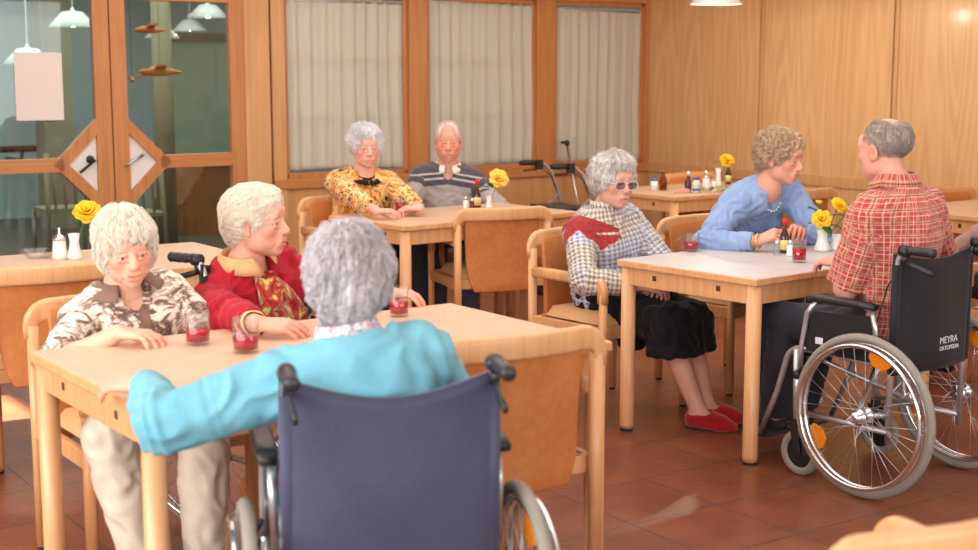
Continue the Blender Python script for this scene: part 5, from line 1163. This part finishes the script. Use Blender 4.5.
        Lb += [(Cone(k1 * (1 - t) + k2 * t, (k1 * (1 - t) + k2 * t) * V3(1, 1, 0) + V3(.0, .01, S['hem_z']), .088, .100), 'u', .05) for t in (0, .5, 1)] + [(Cone((legs[1][0] * .55 + k1 * .45) - V3(0, 0, .02), (legs[1][0] * .5 + k1 * .5) * V3(1, 1, 0) + V3(0, 0, S['hem_z'] + .05), .09, .07), 'u', .06), (Cone((legs[-1][0] * .55 + k2 * .45) - V3(0, 0, .02), (legs[-1][0] * .5 + k2 * .5) * V3(1, 1, 0) + V3(0, 0, S['hem_z'] + .05), .09, .07), 'u', .06)]
        G = run(Lb, h, .05); G.cut(V3(0, 0, S['hem_z']), V3(0, 0, -1)); P, Fq = G.mesh(); P = relax(P, Fq, 1); N = normals(P, Fq); P = folds(P, N, .010, S['seed'] + 40, .09, (1, 1, .25)); np_mesh('skirt', P, Fq, S['bottom_mat'], e)
    # shoes
    if not S.get('no_legs') and S.get('shoe'):
        for d in (1, -1):
            G = run(foot(d, .006)[1:] if not S.get('slipper') else foot(d, .009)[1:], .005); hj, kn, an, fd = legs[d]; b = an + V3(0, 0, -.045)
            G.cut(b + V3(0, 0, -.032), V3(0, 0, -1)); G.apply(Ell(an + V3(0, 0, .045 if not S.get('slipper') else .03) - fd * .01, V3(.07, .075, .05)), 's', .006)
            if S.get('slipper'): G.apply(Ell(an + V3(0, 0, .01) + fd * .015, V3(.04, .05, .045)), 's', .006)
            P, Fq = G.mesh(); P = relax(P, Fq, 1); o = np_mesh('slipper' if S.get('slipper') else 'shoe', P, Fq, S['shoe'], e)
            if S.get('slipper'):
                m = MB(); pts = [(np.array([math.cos(a) * .040, math.sin(a) * .125]) * (1 if math.sin(a) > 0 else .82)) for a in np.linspace(0, 2 * math.pi, 21)[:-1]]; sd = np.cross(fd, V3(0, 0, 1)); c0 = b + fd * .05
                m.prism([(p_[0], p_[1]) for p_ in pts], None, -.044, -.030, lambda p_, dd: Vector(c0 + sd * p_[0] + fd * p_[1] + V3(0, 0, dd))); m.build('sole', 'shoe_dark', o, False, fix=True)
    S['out'] = dict(e=e, hc=hc, Rm=Rm, hs=hs, nb=nb, up=up, fwd=fwdv, xr=xr, sp=sp, sh=sh, arms=arms, legs=legs, pel=pel, body=body, top=top, W2L=W2L, org=org)
    print('FIG', S['key'], 'trunk', round(float(TL_), 3), 'thigh', [round(float(np.linalg.norm(legs[d][0] - legs[d][1])), 2) for d in (1, -1)], 'shin', [round(float(np.linalg.norm(legs[d][1] - legs[d][2])), 2) for d in (1, -1)])
    return S['out']
def collar(o, m, parent, r=.062, hgt=.035, flare=.022, gap=50, z0=.0, name='collar', front_drop=.03, turn=True):
    """shirt collar standing round the neck and folded outwards, open in front"""
    nb, up, fw_, xr = o['nb'], o['up'], o['fwd'], o['xr']; vs = []; n = 40
    prof = [(0, 0), (.002, hgt * .6), (.004, hgt), (.009, hgt * .95), (.009 + flare * .6, hgt * .45), (.009 + flare, 0 - hgt * .05)] if turn else [(0, 0), (.003, hgt * .5), (.0, hgt), (.006, hgt), (.009, hgt * .4), (.010, 0)]
    for i in range(n + 1):
        a = R(gap / 2 + (360 - gap) * i / n); d = fw_ * math.cos(a) + xr * math.sin(a); fr = max(0, math.cos(a)); k = 1 + .25 * fr
        for q, z in prof: vs.append(Vector(nb + d * ((r + q) * (1 + .12 * fr)) + up * (z0 + z * k - front_drop * fr)))
    m_ = len(prof); mb = MB(); mb.add(vs, [(i * m_ + j, (i + 1) * m_ + j, (i + 1) * m_ + j + 1, i * m_ + j + 1) for i in range(n) for j in range(m_ - 1)]); ob = mb.build(name, m, parent, True); at_ = ob.data.attributes.new('cloth', 'FLOAT_VECTOR', 'POINT'); at_.data.foreach_set('vector', [c for i in range(n + 1) for j in range(m_) for c in (i * .011, j * .012, 0)]); q = ob.modifiers.new('t', 'SOLIDIFY'); q.thickness = .0025; return ob
# ------------------------------------------------------------------ the people
def AT(px, py, z): v = at(px, py, z); return np.array(v)
def ATD(px, py, Y): v = atd(px, py, Y); return np.array(v)
def yaw_of(dx, dy): return math.atan2(-dx, dy)
def deg_of(dx, dy): return math.degrees(math.atan2(-dx, dy))
PEOPLE = {}
# woman in the patterned polo shirt
hd_ = ATD(126, 247, 4.28)
s1 = dict(key='P1', seed=3, yaw=yaw_of(.583, -.812), hip=(-1.09, 4.36), seat=.47, head=hd_, look=(deg_of(.45, -.85), 14, 6), hs=1.0, skin=(238, 186, 158), size=.97,
    label='elderly woman with white-blond bob in brown and cream patterned polo shirt, forearm on the table', hair=dict(kind='bob', mat='hair_white_blond', t=.010, amp=.003, n=3200, len=.085),
    face=dict(smile=1.3, brow=(206, 180, 150), full=1.03), top='polo_print', top_name='polo_shirt', sleeve=-.04, bare_arm=1, neckline='V', loose=.014, fold=.008, fwl=.10, bust=1.0, bend=.05, wide=.94,
    armR=dict(wrist=AT(118, 333, .79), hint=(-.35, -.6, -.45), fd=(.95, -.2, -.02), nb=(0, 0, 1), curl=.42, spread=.18, ul=.27, fl=.25), armL=dict(wrist=(-.80, 4.16, .60), hint=(.7, .3, -.5), fd=(.1, -.9, -.2), nb=(0, 0, 1), curl=.3),
    kneeR=ATD(108, 436, 3.93), kneeL=ATD(205, 446, 4.0), ankleR=(-1.02, 3.93, .10), ankleL=(-.86, 4.02, .10), footR=(.45, -.89, 0), footL=(.55, -.83, 0), bottom_mat='trousers_beige', shoe='shoe_dark', leg_to=.93)
person(s1); o = s1['out']; collar(o, 'polo_brown', o['top'], .062, .034, .050, 60, .010)
m = MB(); a_ = o['nb'] + o['fwd'] * .085 - o['up'] * .02; 
# woman in the red sweater
fd2 = (.86, -.51)
s2 = dict(key='P2', seed=11, yaw=yaw_of(*fd2), hip=(-.78, 4.82), seat=.50, head=ATD(257, 223, 4.72), look=(deg_of(.96, -.26), -2, 0), hs=1.02, skin=(232, 172, 146), wide=1.12, belly=1.15, bust=1.15,
    label='elderly woman with cream-blond short hair in red sweater with beige collar, looking right', nk=.03, hair=dict(kind='short', mat='hair_cream', t=.010, amp=.0018, n=3000, len=.06), face=dict(full=1.06, smile=-.4, brow=(206, 180, 150)),
    top='knit_red', sleeve=.80, neckline='round', fold=.010, loose=.016, bend=.05,
    armR=dict(wrist=AT(258, 324, .795), hint=(-.75, -.3, -.5), fd=(.97, -.0, -.05), nb=(.1, -.3, 1), curl=.3, ul=.27, fl=.23), armL=dict(wrist=(-.35, 4.72, .79), hint=(.2, .5, -.7), fd=(.9, -.4, 0), nb=(0, 0, 1)),
    kneeR=(-.53, 4.62, .56), kneeL=(-.36, 4.82, .56), ankleR=(-.50, 4.56, .17), ankleL=(-.30, 4.74, .17), bottom_mat='trousers_dark', shoe='shoe_dark')
person(s2); o = s2['out']; collar(o, 'seat_cushion', o['top'], .064, .042, .030, 40, .026); 
# woman in the turquoise cardigan, back to the camera
s3 = dict(key='P3', seed=23, yaw=R(13), hip=(-.262, 3.105), seat=.50, head=ATD(349, 278, 3.16), look=(2, 8, 0), hs=1.0, hh=.003, skin=(232, 176, 150), wide=1.0, belly=1.1,
    label='grey-haired woman in turquoise cardigan seen from behind, left arm stretched to the table corner', hair=dict(kind='layered', mat='hair_silver', t=.014, amp=.006, n=3000), face=dict(),
    top='knit_turquoise', top_name='cardigan', sleeve=.88, neckline='none', nk=-.012, fold=.010, loose=.020, fwl=.12, bend=.07, slump=.02,
    armL=dict(wrist=AT(146, 384, .80), hint=(-.3, -.7, -.25), fd=(-.93, .35, -.06), nb=(-.05, -.25, 1), curl=.35, thumb=.9, ul=.28, fl=.27), armR=dict(wrist=(-.12, 3.52, .79), hint=(.35, -.2, -.8), fd=(-.3, .9, 0), nb=(0, 0, 1)),
    kneeR=(-.20, 3.52, .56), kneeL=(-.44, 3.48, .56), ankleR=(-.26, 3.58, .17), ankleL=(-.46, 3.55, .17), bottom_mat='trousers_dark', shoe='shoe_dark')
person(s3); o = s3['out']; collar(o, 'floral_blouse', o['top'], .060, .046, .012, 60, .012)
# couple at the back
s4 = dict(key='P4', seed=31, yaw=yaw_of(.42, -.90), hip=(-.78, 8.22), seat=.48, head=ATD(366, 147, 8.12), look=(deg_of(.30, -.95), 6, 0), hs=1.0, h=.006, hh=.0034, hd=.004, skin=(236, 184, 164), wide=1.0, bust=1.15, belly=1.1,
    label='white-haired woman in orange and black patterned top with black neckline, sitting left of the man', hair=dict(kind='perm', mat='hair_white', t=.013, amp=.004), face=dict(full=1.03, iris=(90, 90, 90)),
    top='orange_print', top_name='blouse', sleeve=.80, neckline='round', fold=.007, loose=.014,
    armR=dict(wrist=AT(376, 211, .80), hint=(-.7, -.1, -.5), fd=(.95, .1, 0), nb=(0, 0, 1), curl=.5, ul=.28, fl=.26), armL=dict(wrist=AT(420, 208, .80), hint=(.7, .0, -.6), fd=(-.95, -.15, 0), nb=(0, 0, 1), curl=.6, ul=.28, fl=.25),
    kneeR=(-.62, 7.86, .54), kneeL=(-.42, 7.94, .54), ankleR=(-.60, 7.82, .10), ankleL=(-.40, 7.88, .10), bottom_mat='trousers_dark', shoe='shoe_dark')
person(s4); o = s4['out']; collar(o, 'black_knit', o['top'], .062, .026, .040, 4, -.012, 'neckband', .045)
def yoke(d):
    P, nb, up, sh, fw_ = d['P'], d['nb'], d['up'], d['sh'], d['fwd']; hgt = (P - d['pel']) @ up / d['TL']; x = np.abs((P - d['pel']) @ d['xr']); k = np.clip((hgt - .62 + x * .35) / .40, 0, 1); 
    for dd in (1, -1):
        a1 = nrm(d['arms'][dd]['el'] - sh[dd]); t1 = (P - sh[dd]) @ a1; k = np.where((t1 > .05) & (np.linalg.norm(P - sh[dd] - t1[:, None] * a1, axis=1) < .08) & (x > .15), np.clip(.62 - t1 * 3.2, 0, 1), k)
    return np.c_[k, k, k]
s5 = dict(key='P5', seed=37, yaw=yaw_of(.10, -.995), hip=(-.28, 8.62), seat=.49, head=ATD(448, 142, 8.55), look=(deg_of(.05, -1), 4, 0), hs=1.04, h=.006, hh=.0034, hd=.004, skin=(226, 164, 140), wide=1.02, belly=1.12, slump=.04,
    label='elderly man with thin hair in grey sweater with dark striped yoke and white collar', hair=dict(kind='man', mat='hair_thin', t=.0025, recede=True, n=1300, len=.03), face=dict(full=1.04, brow=(200, 180, 160), lips=(196, 110, 96)),
    top='grey_yoke', sleeve=.9, neckline='V', fold=.006, loose=.016, paint=yoke,
    armR=dict(wrist=(-.37, 8.22, .70), hint=(-.6, -.1, -.6), fd=(.2, -.9, 0), nb=(0, 0, 1)), armL=dict(wrist=(.02, 8.3, .66), hint=(.7, -.1, -.6), fd=(-.3, -.9, 0), nb=(0, 0, 1)),
    kneeR=(-.32, 8.18, .54), kneeL=(-.12, 8.20, .54), ankleR=(-.32, 8.10, .10), ankleL=(-.12, 8.12, .10), bottom_mat='trousers_blue', shoe='shoe_dark')
person(s5); o = s5['out']; collar(o, 'shirt_white', o['top'], .064, .036, .024, 30, -.004)
# woman in the houndstooth jacket
def wine(d):
    P, sh, fw_, xr, up, pel, TL_ = d['P'], d['sh'], d['fwd'], d['xr'], d['up'], d['pel'], d['TL']; x = (P - pel) @ xr; z = (P - pel) @ up / TL_; y = (P - d['sp'](.7)) @ fw_
    b = .70 - .22 * np.clip(x - .05, 0, .2) * 4 + .05 * np.abs(((x + .02) * 16) % 1 - .5); k = (x > .02) & (y > -.03) & (z > b) & (z < .80 + x * 1.6) & ~((z > .745 + .5 * x) & (z < .775 + .5 * x) & (x < .15))
    a1 = nrm(d['arms'][1]['el'] - sh[1]); t1 = (P - sh[1]) @ a1; al = (np.linalg.norm(P - sh[1] - t1[:, None] * a1, axis=1) < .085) & (t1 > .0) & (x > .12); k = np.where(al, (t1 < .065 + .02 * np.sin(y * 60)) & (y > -.0), k)
    return np.c_[k, k, k].astype(float)
s6 = dict(key='P6', seed=41, yaw=yaw_of(.66, -.75), hip=(.57, 6.35), seat=.48, head=ATD(614, 182, 6.28), look=(deg_of(.50, -.86), 4, -2), hs=1.0, skin=(226, 172, 150), wide=1.0, bust=1.1, belly=1.1,
    label='white-haired woman with pale glasses in houndstooth jacket, black skirt and red slippers', hair=dict(kind='perm', mat='hair_grey_white', t=.013, amp=.004), face=dict(smile=-.5, brow=(190, 170, 155), lips=(190, 104, 94)),
    top='houndstooth', top_name='jacket', sleeve=.90, neckline='none', nk=.02, fold=.009, loose=.017, fwl=.11, hem=1, bend=.05, paint=wine,
    armR=dict(wrist=ATD(640, 286, 6.05), hint=(-.5, -.5, -.4), fd=(.95, -.2, -.1), nb=(0, -.25, 1), curl=.5, ul=.27, fl=.25), armL=dict(wrist=ATD(668, 284, 6.12), hint=(.6, .3, -.5), fd=(-.7, -.6, -.1), nb=(0, -.2, 1), curl=.5, ul=.27, fl=.25),
    kneeR=ATD(668, 325, 5.97), kneeL=ATD(692, 322, 6.12), ankleR=ATD(698, 410, 5.90), ankleL=ATD(706, 404, 5.97), footR=(.93, -.36, -.12), footL=(.97, -.20, -.05), bottom='skirt', bottom_mat='skirt_black', hem_z=.315, bare_legs=1, shoe='felt_red', slipper=1)
person(s6); o = s6['out']; collar(o, 'houndstooth', o['top'], .060, .050, .0, 16, .018, turn=False, front_drop=.02)
# glasses
def glasses(o, frame_mat, r=.025):
    e = o['e']; f = lambda x, y, z: Vector(o['hc'] + o['Rm'] @ (V3(x, y, z) * o['hs'])); root = None; m = MB(); ex = Vector(o['Rm'][:, 0]); ez = Vector(o['Rm'][:, 2])
    for sx in (-1, 1):
        c = f(sx * .033, .098, -.004); m.tube([c + ex * (r * 1.12 * math.copysign(abs(math.cos(a)) ** .8, math.cos(a))) + ez * (r * .80 * math.copysign(abs(math.sin(a)) ** .8, math.sin(a))) for a in np.linspace(0, 2 * math.pi, 25)[:-1]], .0028, 8, closed=True)
        m.tube([f(sx * .057, .096, .004), f(sx * .070, .088, .006), f(sx * .080, .03, .006), f(sx * .082, -.01, .0)], .0026, 6)
    m.tube([f(-.010, .099, .002), f(0, .103, .005), f(.010, .099, .002)], .0022, 6); g = m.build('glasses', frame_mat, e, True)
    for sx in (-1, 1):
        m = MB(); c = f(sx * .033, .0985, -.004); m.add([c + ex * (r * 1.08 * math.cos(a)) + ez * (r * .76 * math.sin(a)) for a in np.linspace(0, 2 * math.pi, 25)[:-1]], [tuple(range(24))]); m.build('lens', 'lens', g)
mat('glasses_frame', srgb(196, 206, 214), .3, metal=.3); glasses(o, 'glasses_frame')
# woman in the light blue sweater leaning over the table
s7 = dict(key='P7', seed=53, yaw=yaw_of(.62, -.78), hip=(1.16, 6.90), seat=.48, head=ATD(781, 158, 6.42), look=(deg_of(.78, -.62), 10, 0), hs=1.0, skin=(228, 166, 140), wide=1.10, bust=1.15, belly=1.1,
    label='woman with wavy light brown hair in light blue V-neck sweater, leaning towards the man', hair=dict(kind='short', mat='hair_beige', t=.020, amp=.007, n=3000, len=.06), face=dict(smile=.9, open=True, brow=(150, 116, 90), lips=(200, 90, 90)),
    top='knit_blue', sleeve=.90, neckline='V', nk=.018, fold=.008, loose=.014, bend=.06,
    armR=dict(wrist=AT(757, 241, .80), hint=(-.7, -.4, -.5), fd=(.9, -.35, .45), nb=(-.3, -.4, .85), curl=.75, thumb=.8, ul=.27, fl=.25), armL=dict(wrist=AT(798, 232, .82), hint=(.7, .2, -.6), fd=(-.2, -.9, .3), nb=(.3, .2, 1), curl=.6),
    kneeR=(1.28, 6.46, .54), kneeL=(1.45, 6.60, .54), ankleR=ATD(772, 392, 6.25), ankleL=(1.42, 6.34, .10), footR=(.5, -.86, 0), bottom_mat='trousers_dark', shoe='shoe_pale')
person(s7); o = s7['out']
def ring_on(o, arm, t, r, m_, name, parent, w_=.004):
    a = o['arms'][arm]; ax_ = nrm(a['wr'] - a['el']); c = a['el'] + (a['wr'] - a['el']) * t; u_ = nrm(np.cross(ax_, V3(0, 0, 1))); v_ = np.cross(ax_, u_); m = MB(); m.tube([Vector(c + u_ * r * math.cos(q) + v_ * r * math.sin(q)) for q in np.linspace(0, 2 * math.pi, 29)[:-1]], w_, 8, closed=True); m.build(name, m_, parent, True)
ring_on(o, 1, .955, .030, 'gold', 'bracelet', o['e'], .0025); ring_on(o, 1, 1.03, .031, 'gold', 'wristwatch', o['e'], .005)
m = MB(); nb_, fw_, up_, xr_ = o['nb'], o['fwd'], o['up'], o['xr']
for i in range(25):
    a = math.pi * 2 * i / 25; dd = fw_ * math.cos(a) * .078 + xr_ * math.sin(a) * .066; q = nb_ + dd + up_ * (-.018 - .045 * max(0, math.cos(a)) ** 1.5) + fw_ * .012; m.lathe([(0, -.0055), (.004, -.004), (.0055, 0), (.004, .004), (0, .0055)], q, 8)
m.build('necklace', 'porcelain', o['e'], True)
# man in the plaid shirt
w8 = (W8.location.x, W8.location.y)
s8 = dict(key='P8', seed=61, yaw=yaw_of(-.62, .785), hip=(w8[0] - .085, w8[1] + .105), seat=.51, head=ATD(884, 150, w8[1] + .13), look=(deg_of(-.60, .80), 5, 0), hs=1.02, skin=(224, 164, 142), wide=1.0, belly=1.12, size=1.03,
    label='man with balding grey head in red plaid shirt, seen from behind in a wheelchair', hair=dict(kind='man', mat='hair_grey', t=-.001, bald=True, by=-.045, bx=.006, n=2600, len=.022, rad=.0009), face=dict(full=1.04),
    top='plaid_shirt', top_name='shirt', sleeve=-.12, bare_arm=1, neckline='none', nk=.018, fold=.009, loose=.024, fwl=.11, faxis=(1, 1, .5), bend=.05, arm_r=1.1,
    armL=dict(wrist=AT(842, 264, .80), hint=(-.3, -.7, -.8), fd=(-.65, .75, .05), nb=(0, -.2, 1), curl=.5, ul=.29, fl=.26), armR=dict(wrist=(w8[0] + .08, w8[1] + .50, .79), hint=(.5, -.1, -.8), fd=(-.5, .8, 0), nb=(0, 0, 1)),
    kneeL=(w8[0] - .42, w8[1] + .33, .57), kneeR=(w8[0] - .24, w8[1] + .49, .57), ankleL=(w8[0] - .43, w8[1] + .42, .17), ankleR=(w8[0] - .29, w8[1] + .56, .17), bottom_mat='trousers_dark', shoe='shoe_dark')
person(s8); o = s8['out']; collar(o, 'plaid_shirt', o['top'], .064, .044, .022, 50, .026)
# scarf of the woman in red: printed cloth hanging from the collar over the chest
from mathutils.bvhtree import BVHTree
def drape(o, fn, nx, nz, off=.006, back=.35):
    """points laid against the garment, seen from in front of the chest"""
    tree = BVHTree.FromPolygons([v.co.copy() for v in o['top'].data.vertices], [tuple(p.vertices) for p in o['top'].data.polygons]); vs = []; fw_ = Vector(o['fwd'])
    for j in range(nz + 1):
        for i in range(nx + 1):
            q, lift = fn(i / nx * 2 - 1, j / nz); q = Vector(q); hit = tree.ray_cast(q + fw_ * back, -fw_, 1.0)[0]; vs.append((hit if hit is not None else q + fw_ * .1) + fw_ * (off + lift))
    m = MB(); m.add(vs, [(j * (nx + 1) + i, j * (nx + 1) + i + 1, (j + 1) * (nx + 1) + i + 1, (j + 1) * (nx + 1) + i) for j in range(nz) for i in range(nx)]); return m
o = s2['out']
def sc_fn(t, k): return o['sp'](.97 - .80 * k) + o['xr'] * (t * (.035 + .10 * k ** .7) + .01 * math.sin(k * 5) + .02), .004 + .008 * abs(math.sin(t * 4 + k * 3)) * (1 - .3 * k)
sc2 = drape(o, sc_fn, 16, 26).build('scarf', 'scarf_print', o['e'], True); sc2.modifiers.new('t', 'SOLIDIFY').thickness = .006
# polo placket of the woman on the left
o = s1['out']
pl_ = drape(o, lambda t, k: (o['sp'](.90 - .42 * k) + o['xr'] * (t * .022 * (1 + .0 * k)), .0), 4, 14, .002).build('placket', 'polo_brown', o['top'], True); pl_.modifiers.new('t', 'SOLIDIFY').thickness = .003
# elbow and sleeve of somebody sitting just outside the right edge
s9 = dict(key='P9', seed=71, yaw=yaw_of(-.7, .7), hip=(2.60, 6.55), seat=.48, head=(2.55, 6.62, 1.20), look=(deg_of(-.6, .8), 4, 0), h=.006, hh=.004, hd=.004, skin=(224, 164, 140), wide=1.08,
    label='person at the right edge, only a dusty brown jacket sleeve showing', hair=dict(kind='short', mat='hair_beige', t=.018, n=600), top='jacket_taupe', top_name='jacket', sleeve=.9, neckline='none', loose=.02,
    armL=dict(wrist=ATD(958, 249, 6.42), hint=(-.5, -.6, -.4), fd=(-.9, .2, -.2), nb=(0, 0, 1)), armR=dict(wrist=(2.56, 6.98, .66), hint=(.7, .2, -.5), fd=(-.5, .8, 0), nb=(0, 0, 1)),
    kneeL=(2.22, 6.80, .54), kneeR=(2.36, 6.93, .54), ankleL=(2.18, 6.83, .10), ankleR=(2.34, 6.97, .10), bottom_mat='trousers_dark', shoe='shoe_dark')
person(s9); chair_at(CH, 2.62, 6.53, -.7, .7, 'wooden armchair at the right edge under the person in the dusty brown jacket')
# cuffs of the woman in red
o = s2['out']
def cuff(o, arm, t0, t1, r0, r1, m_, name, parent):
    a = o['arms'][arm]; ax_ = nrm(a['wr'] - a['el']); L = np.linalg.norm(a['wr'] - a['el']); u_ = nrm(np.cross(ax_, V3(0, 0, 1))); v_ = np.cross(ax_, u_); vs = []
    for k in range(5):
        t = t0 + (t1 - t0) * k / 4; r = r0 + (r1 - r0) * k / 4
        for i in range(24): q = 2 * math.pi * i / 24; vs.append(Vector(a['el'] + ax_ * L * t + (u_ * math.cos(q) + v_ * math.sin(q)) * (r + .002 * math.sin(3 * q + k))))
    m = MB(); m.add(vs, [(k * 24 + i, k * 24 + (i + 1) % 24, (k + 1) * 24 + (i + 1) % 24, (k + 1) * 24 + i) for k in range(4) for i in range(24)]); ob = m.build(name, m_, parent, True); ob.modifiers.new('t', 'SOLIDIFY').thickness = .003
cuff(o, 1, .68, .88, .043, .038, 'label_cream', 'cuff', o['top'])
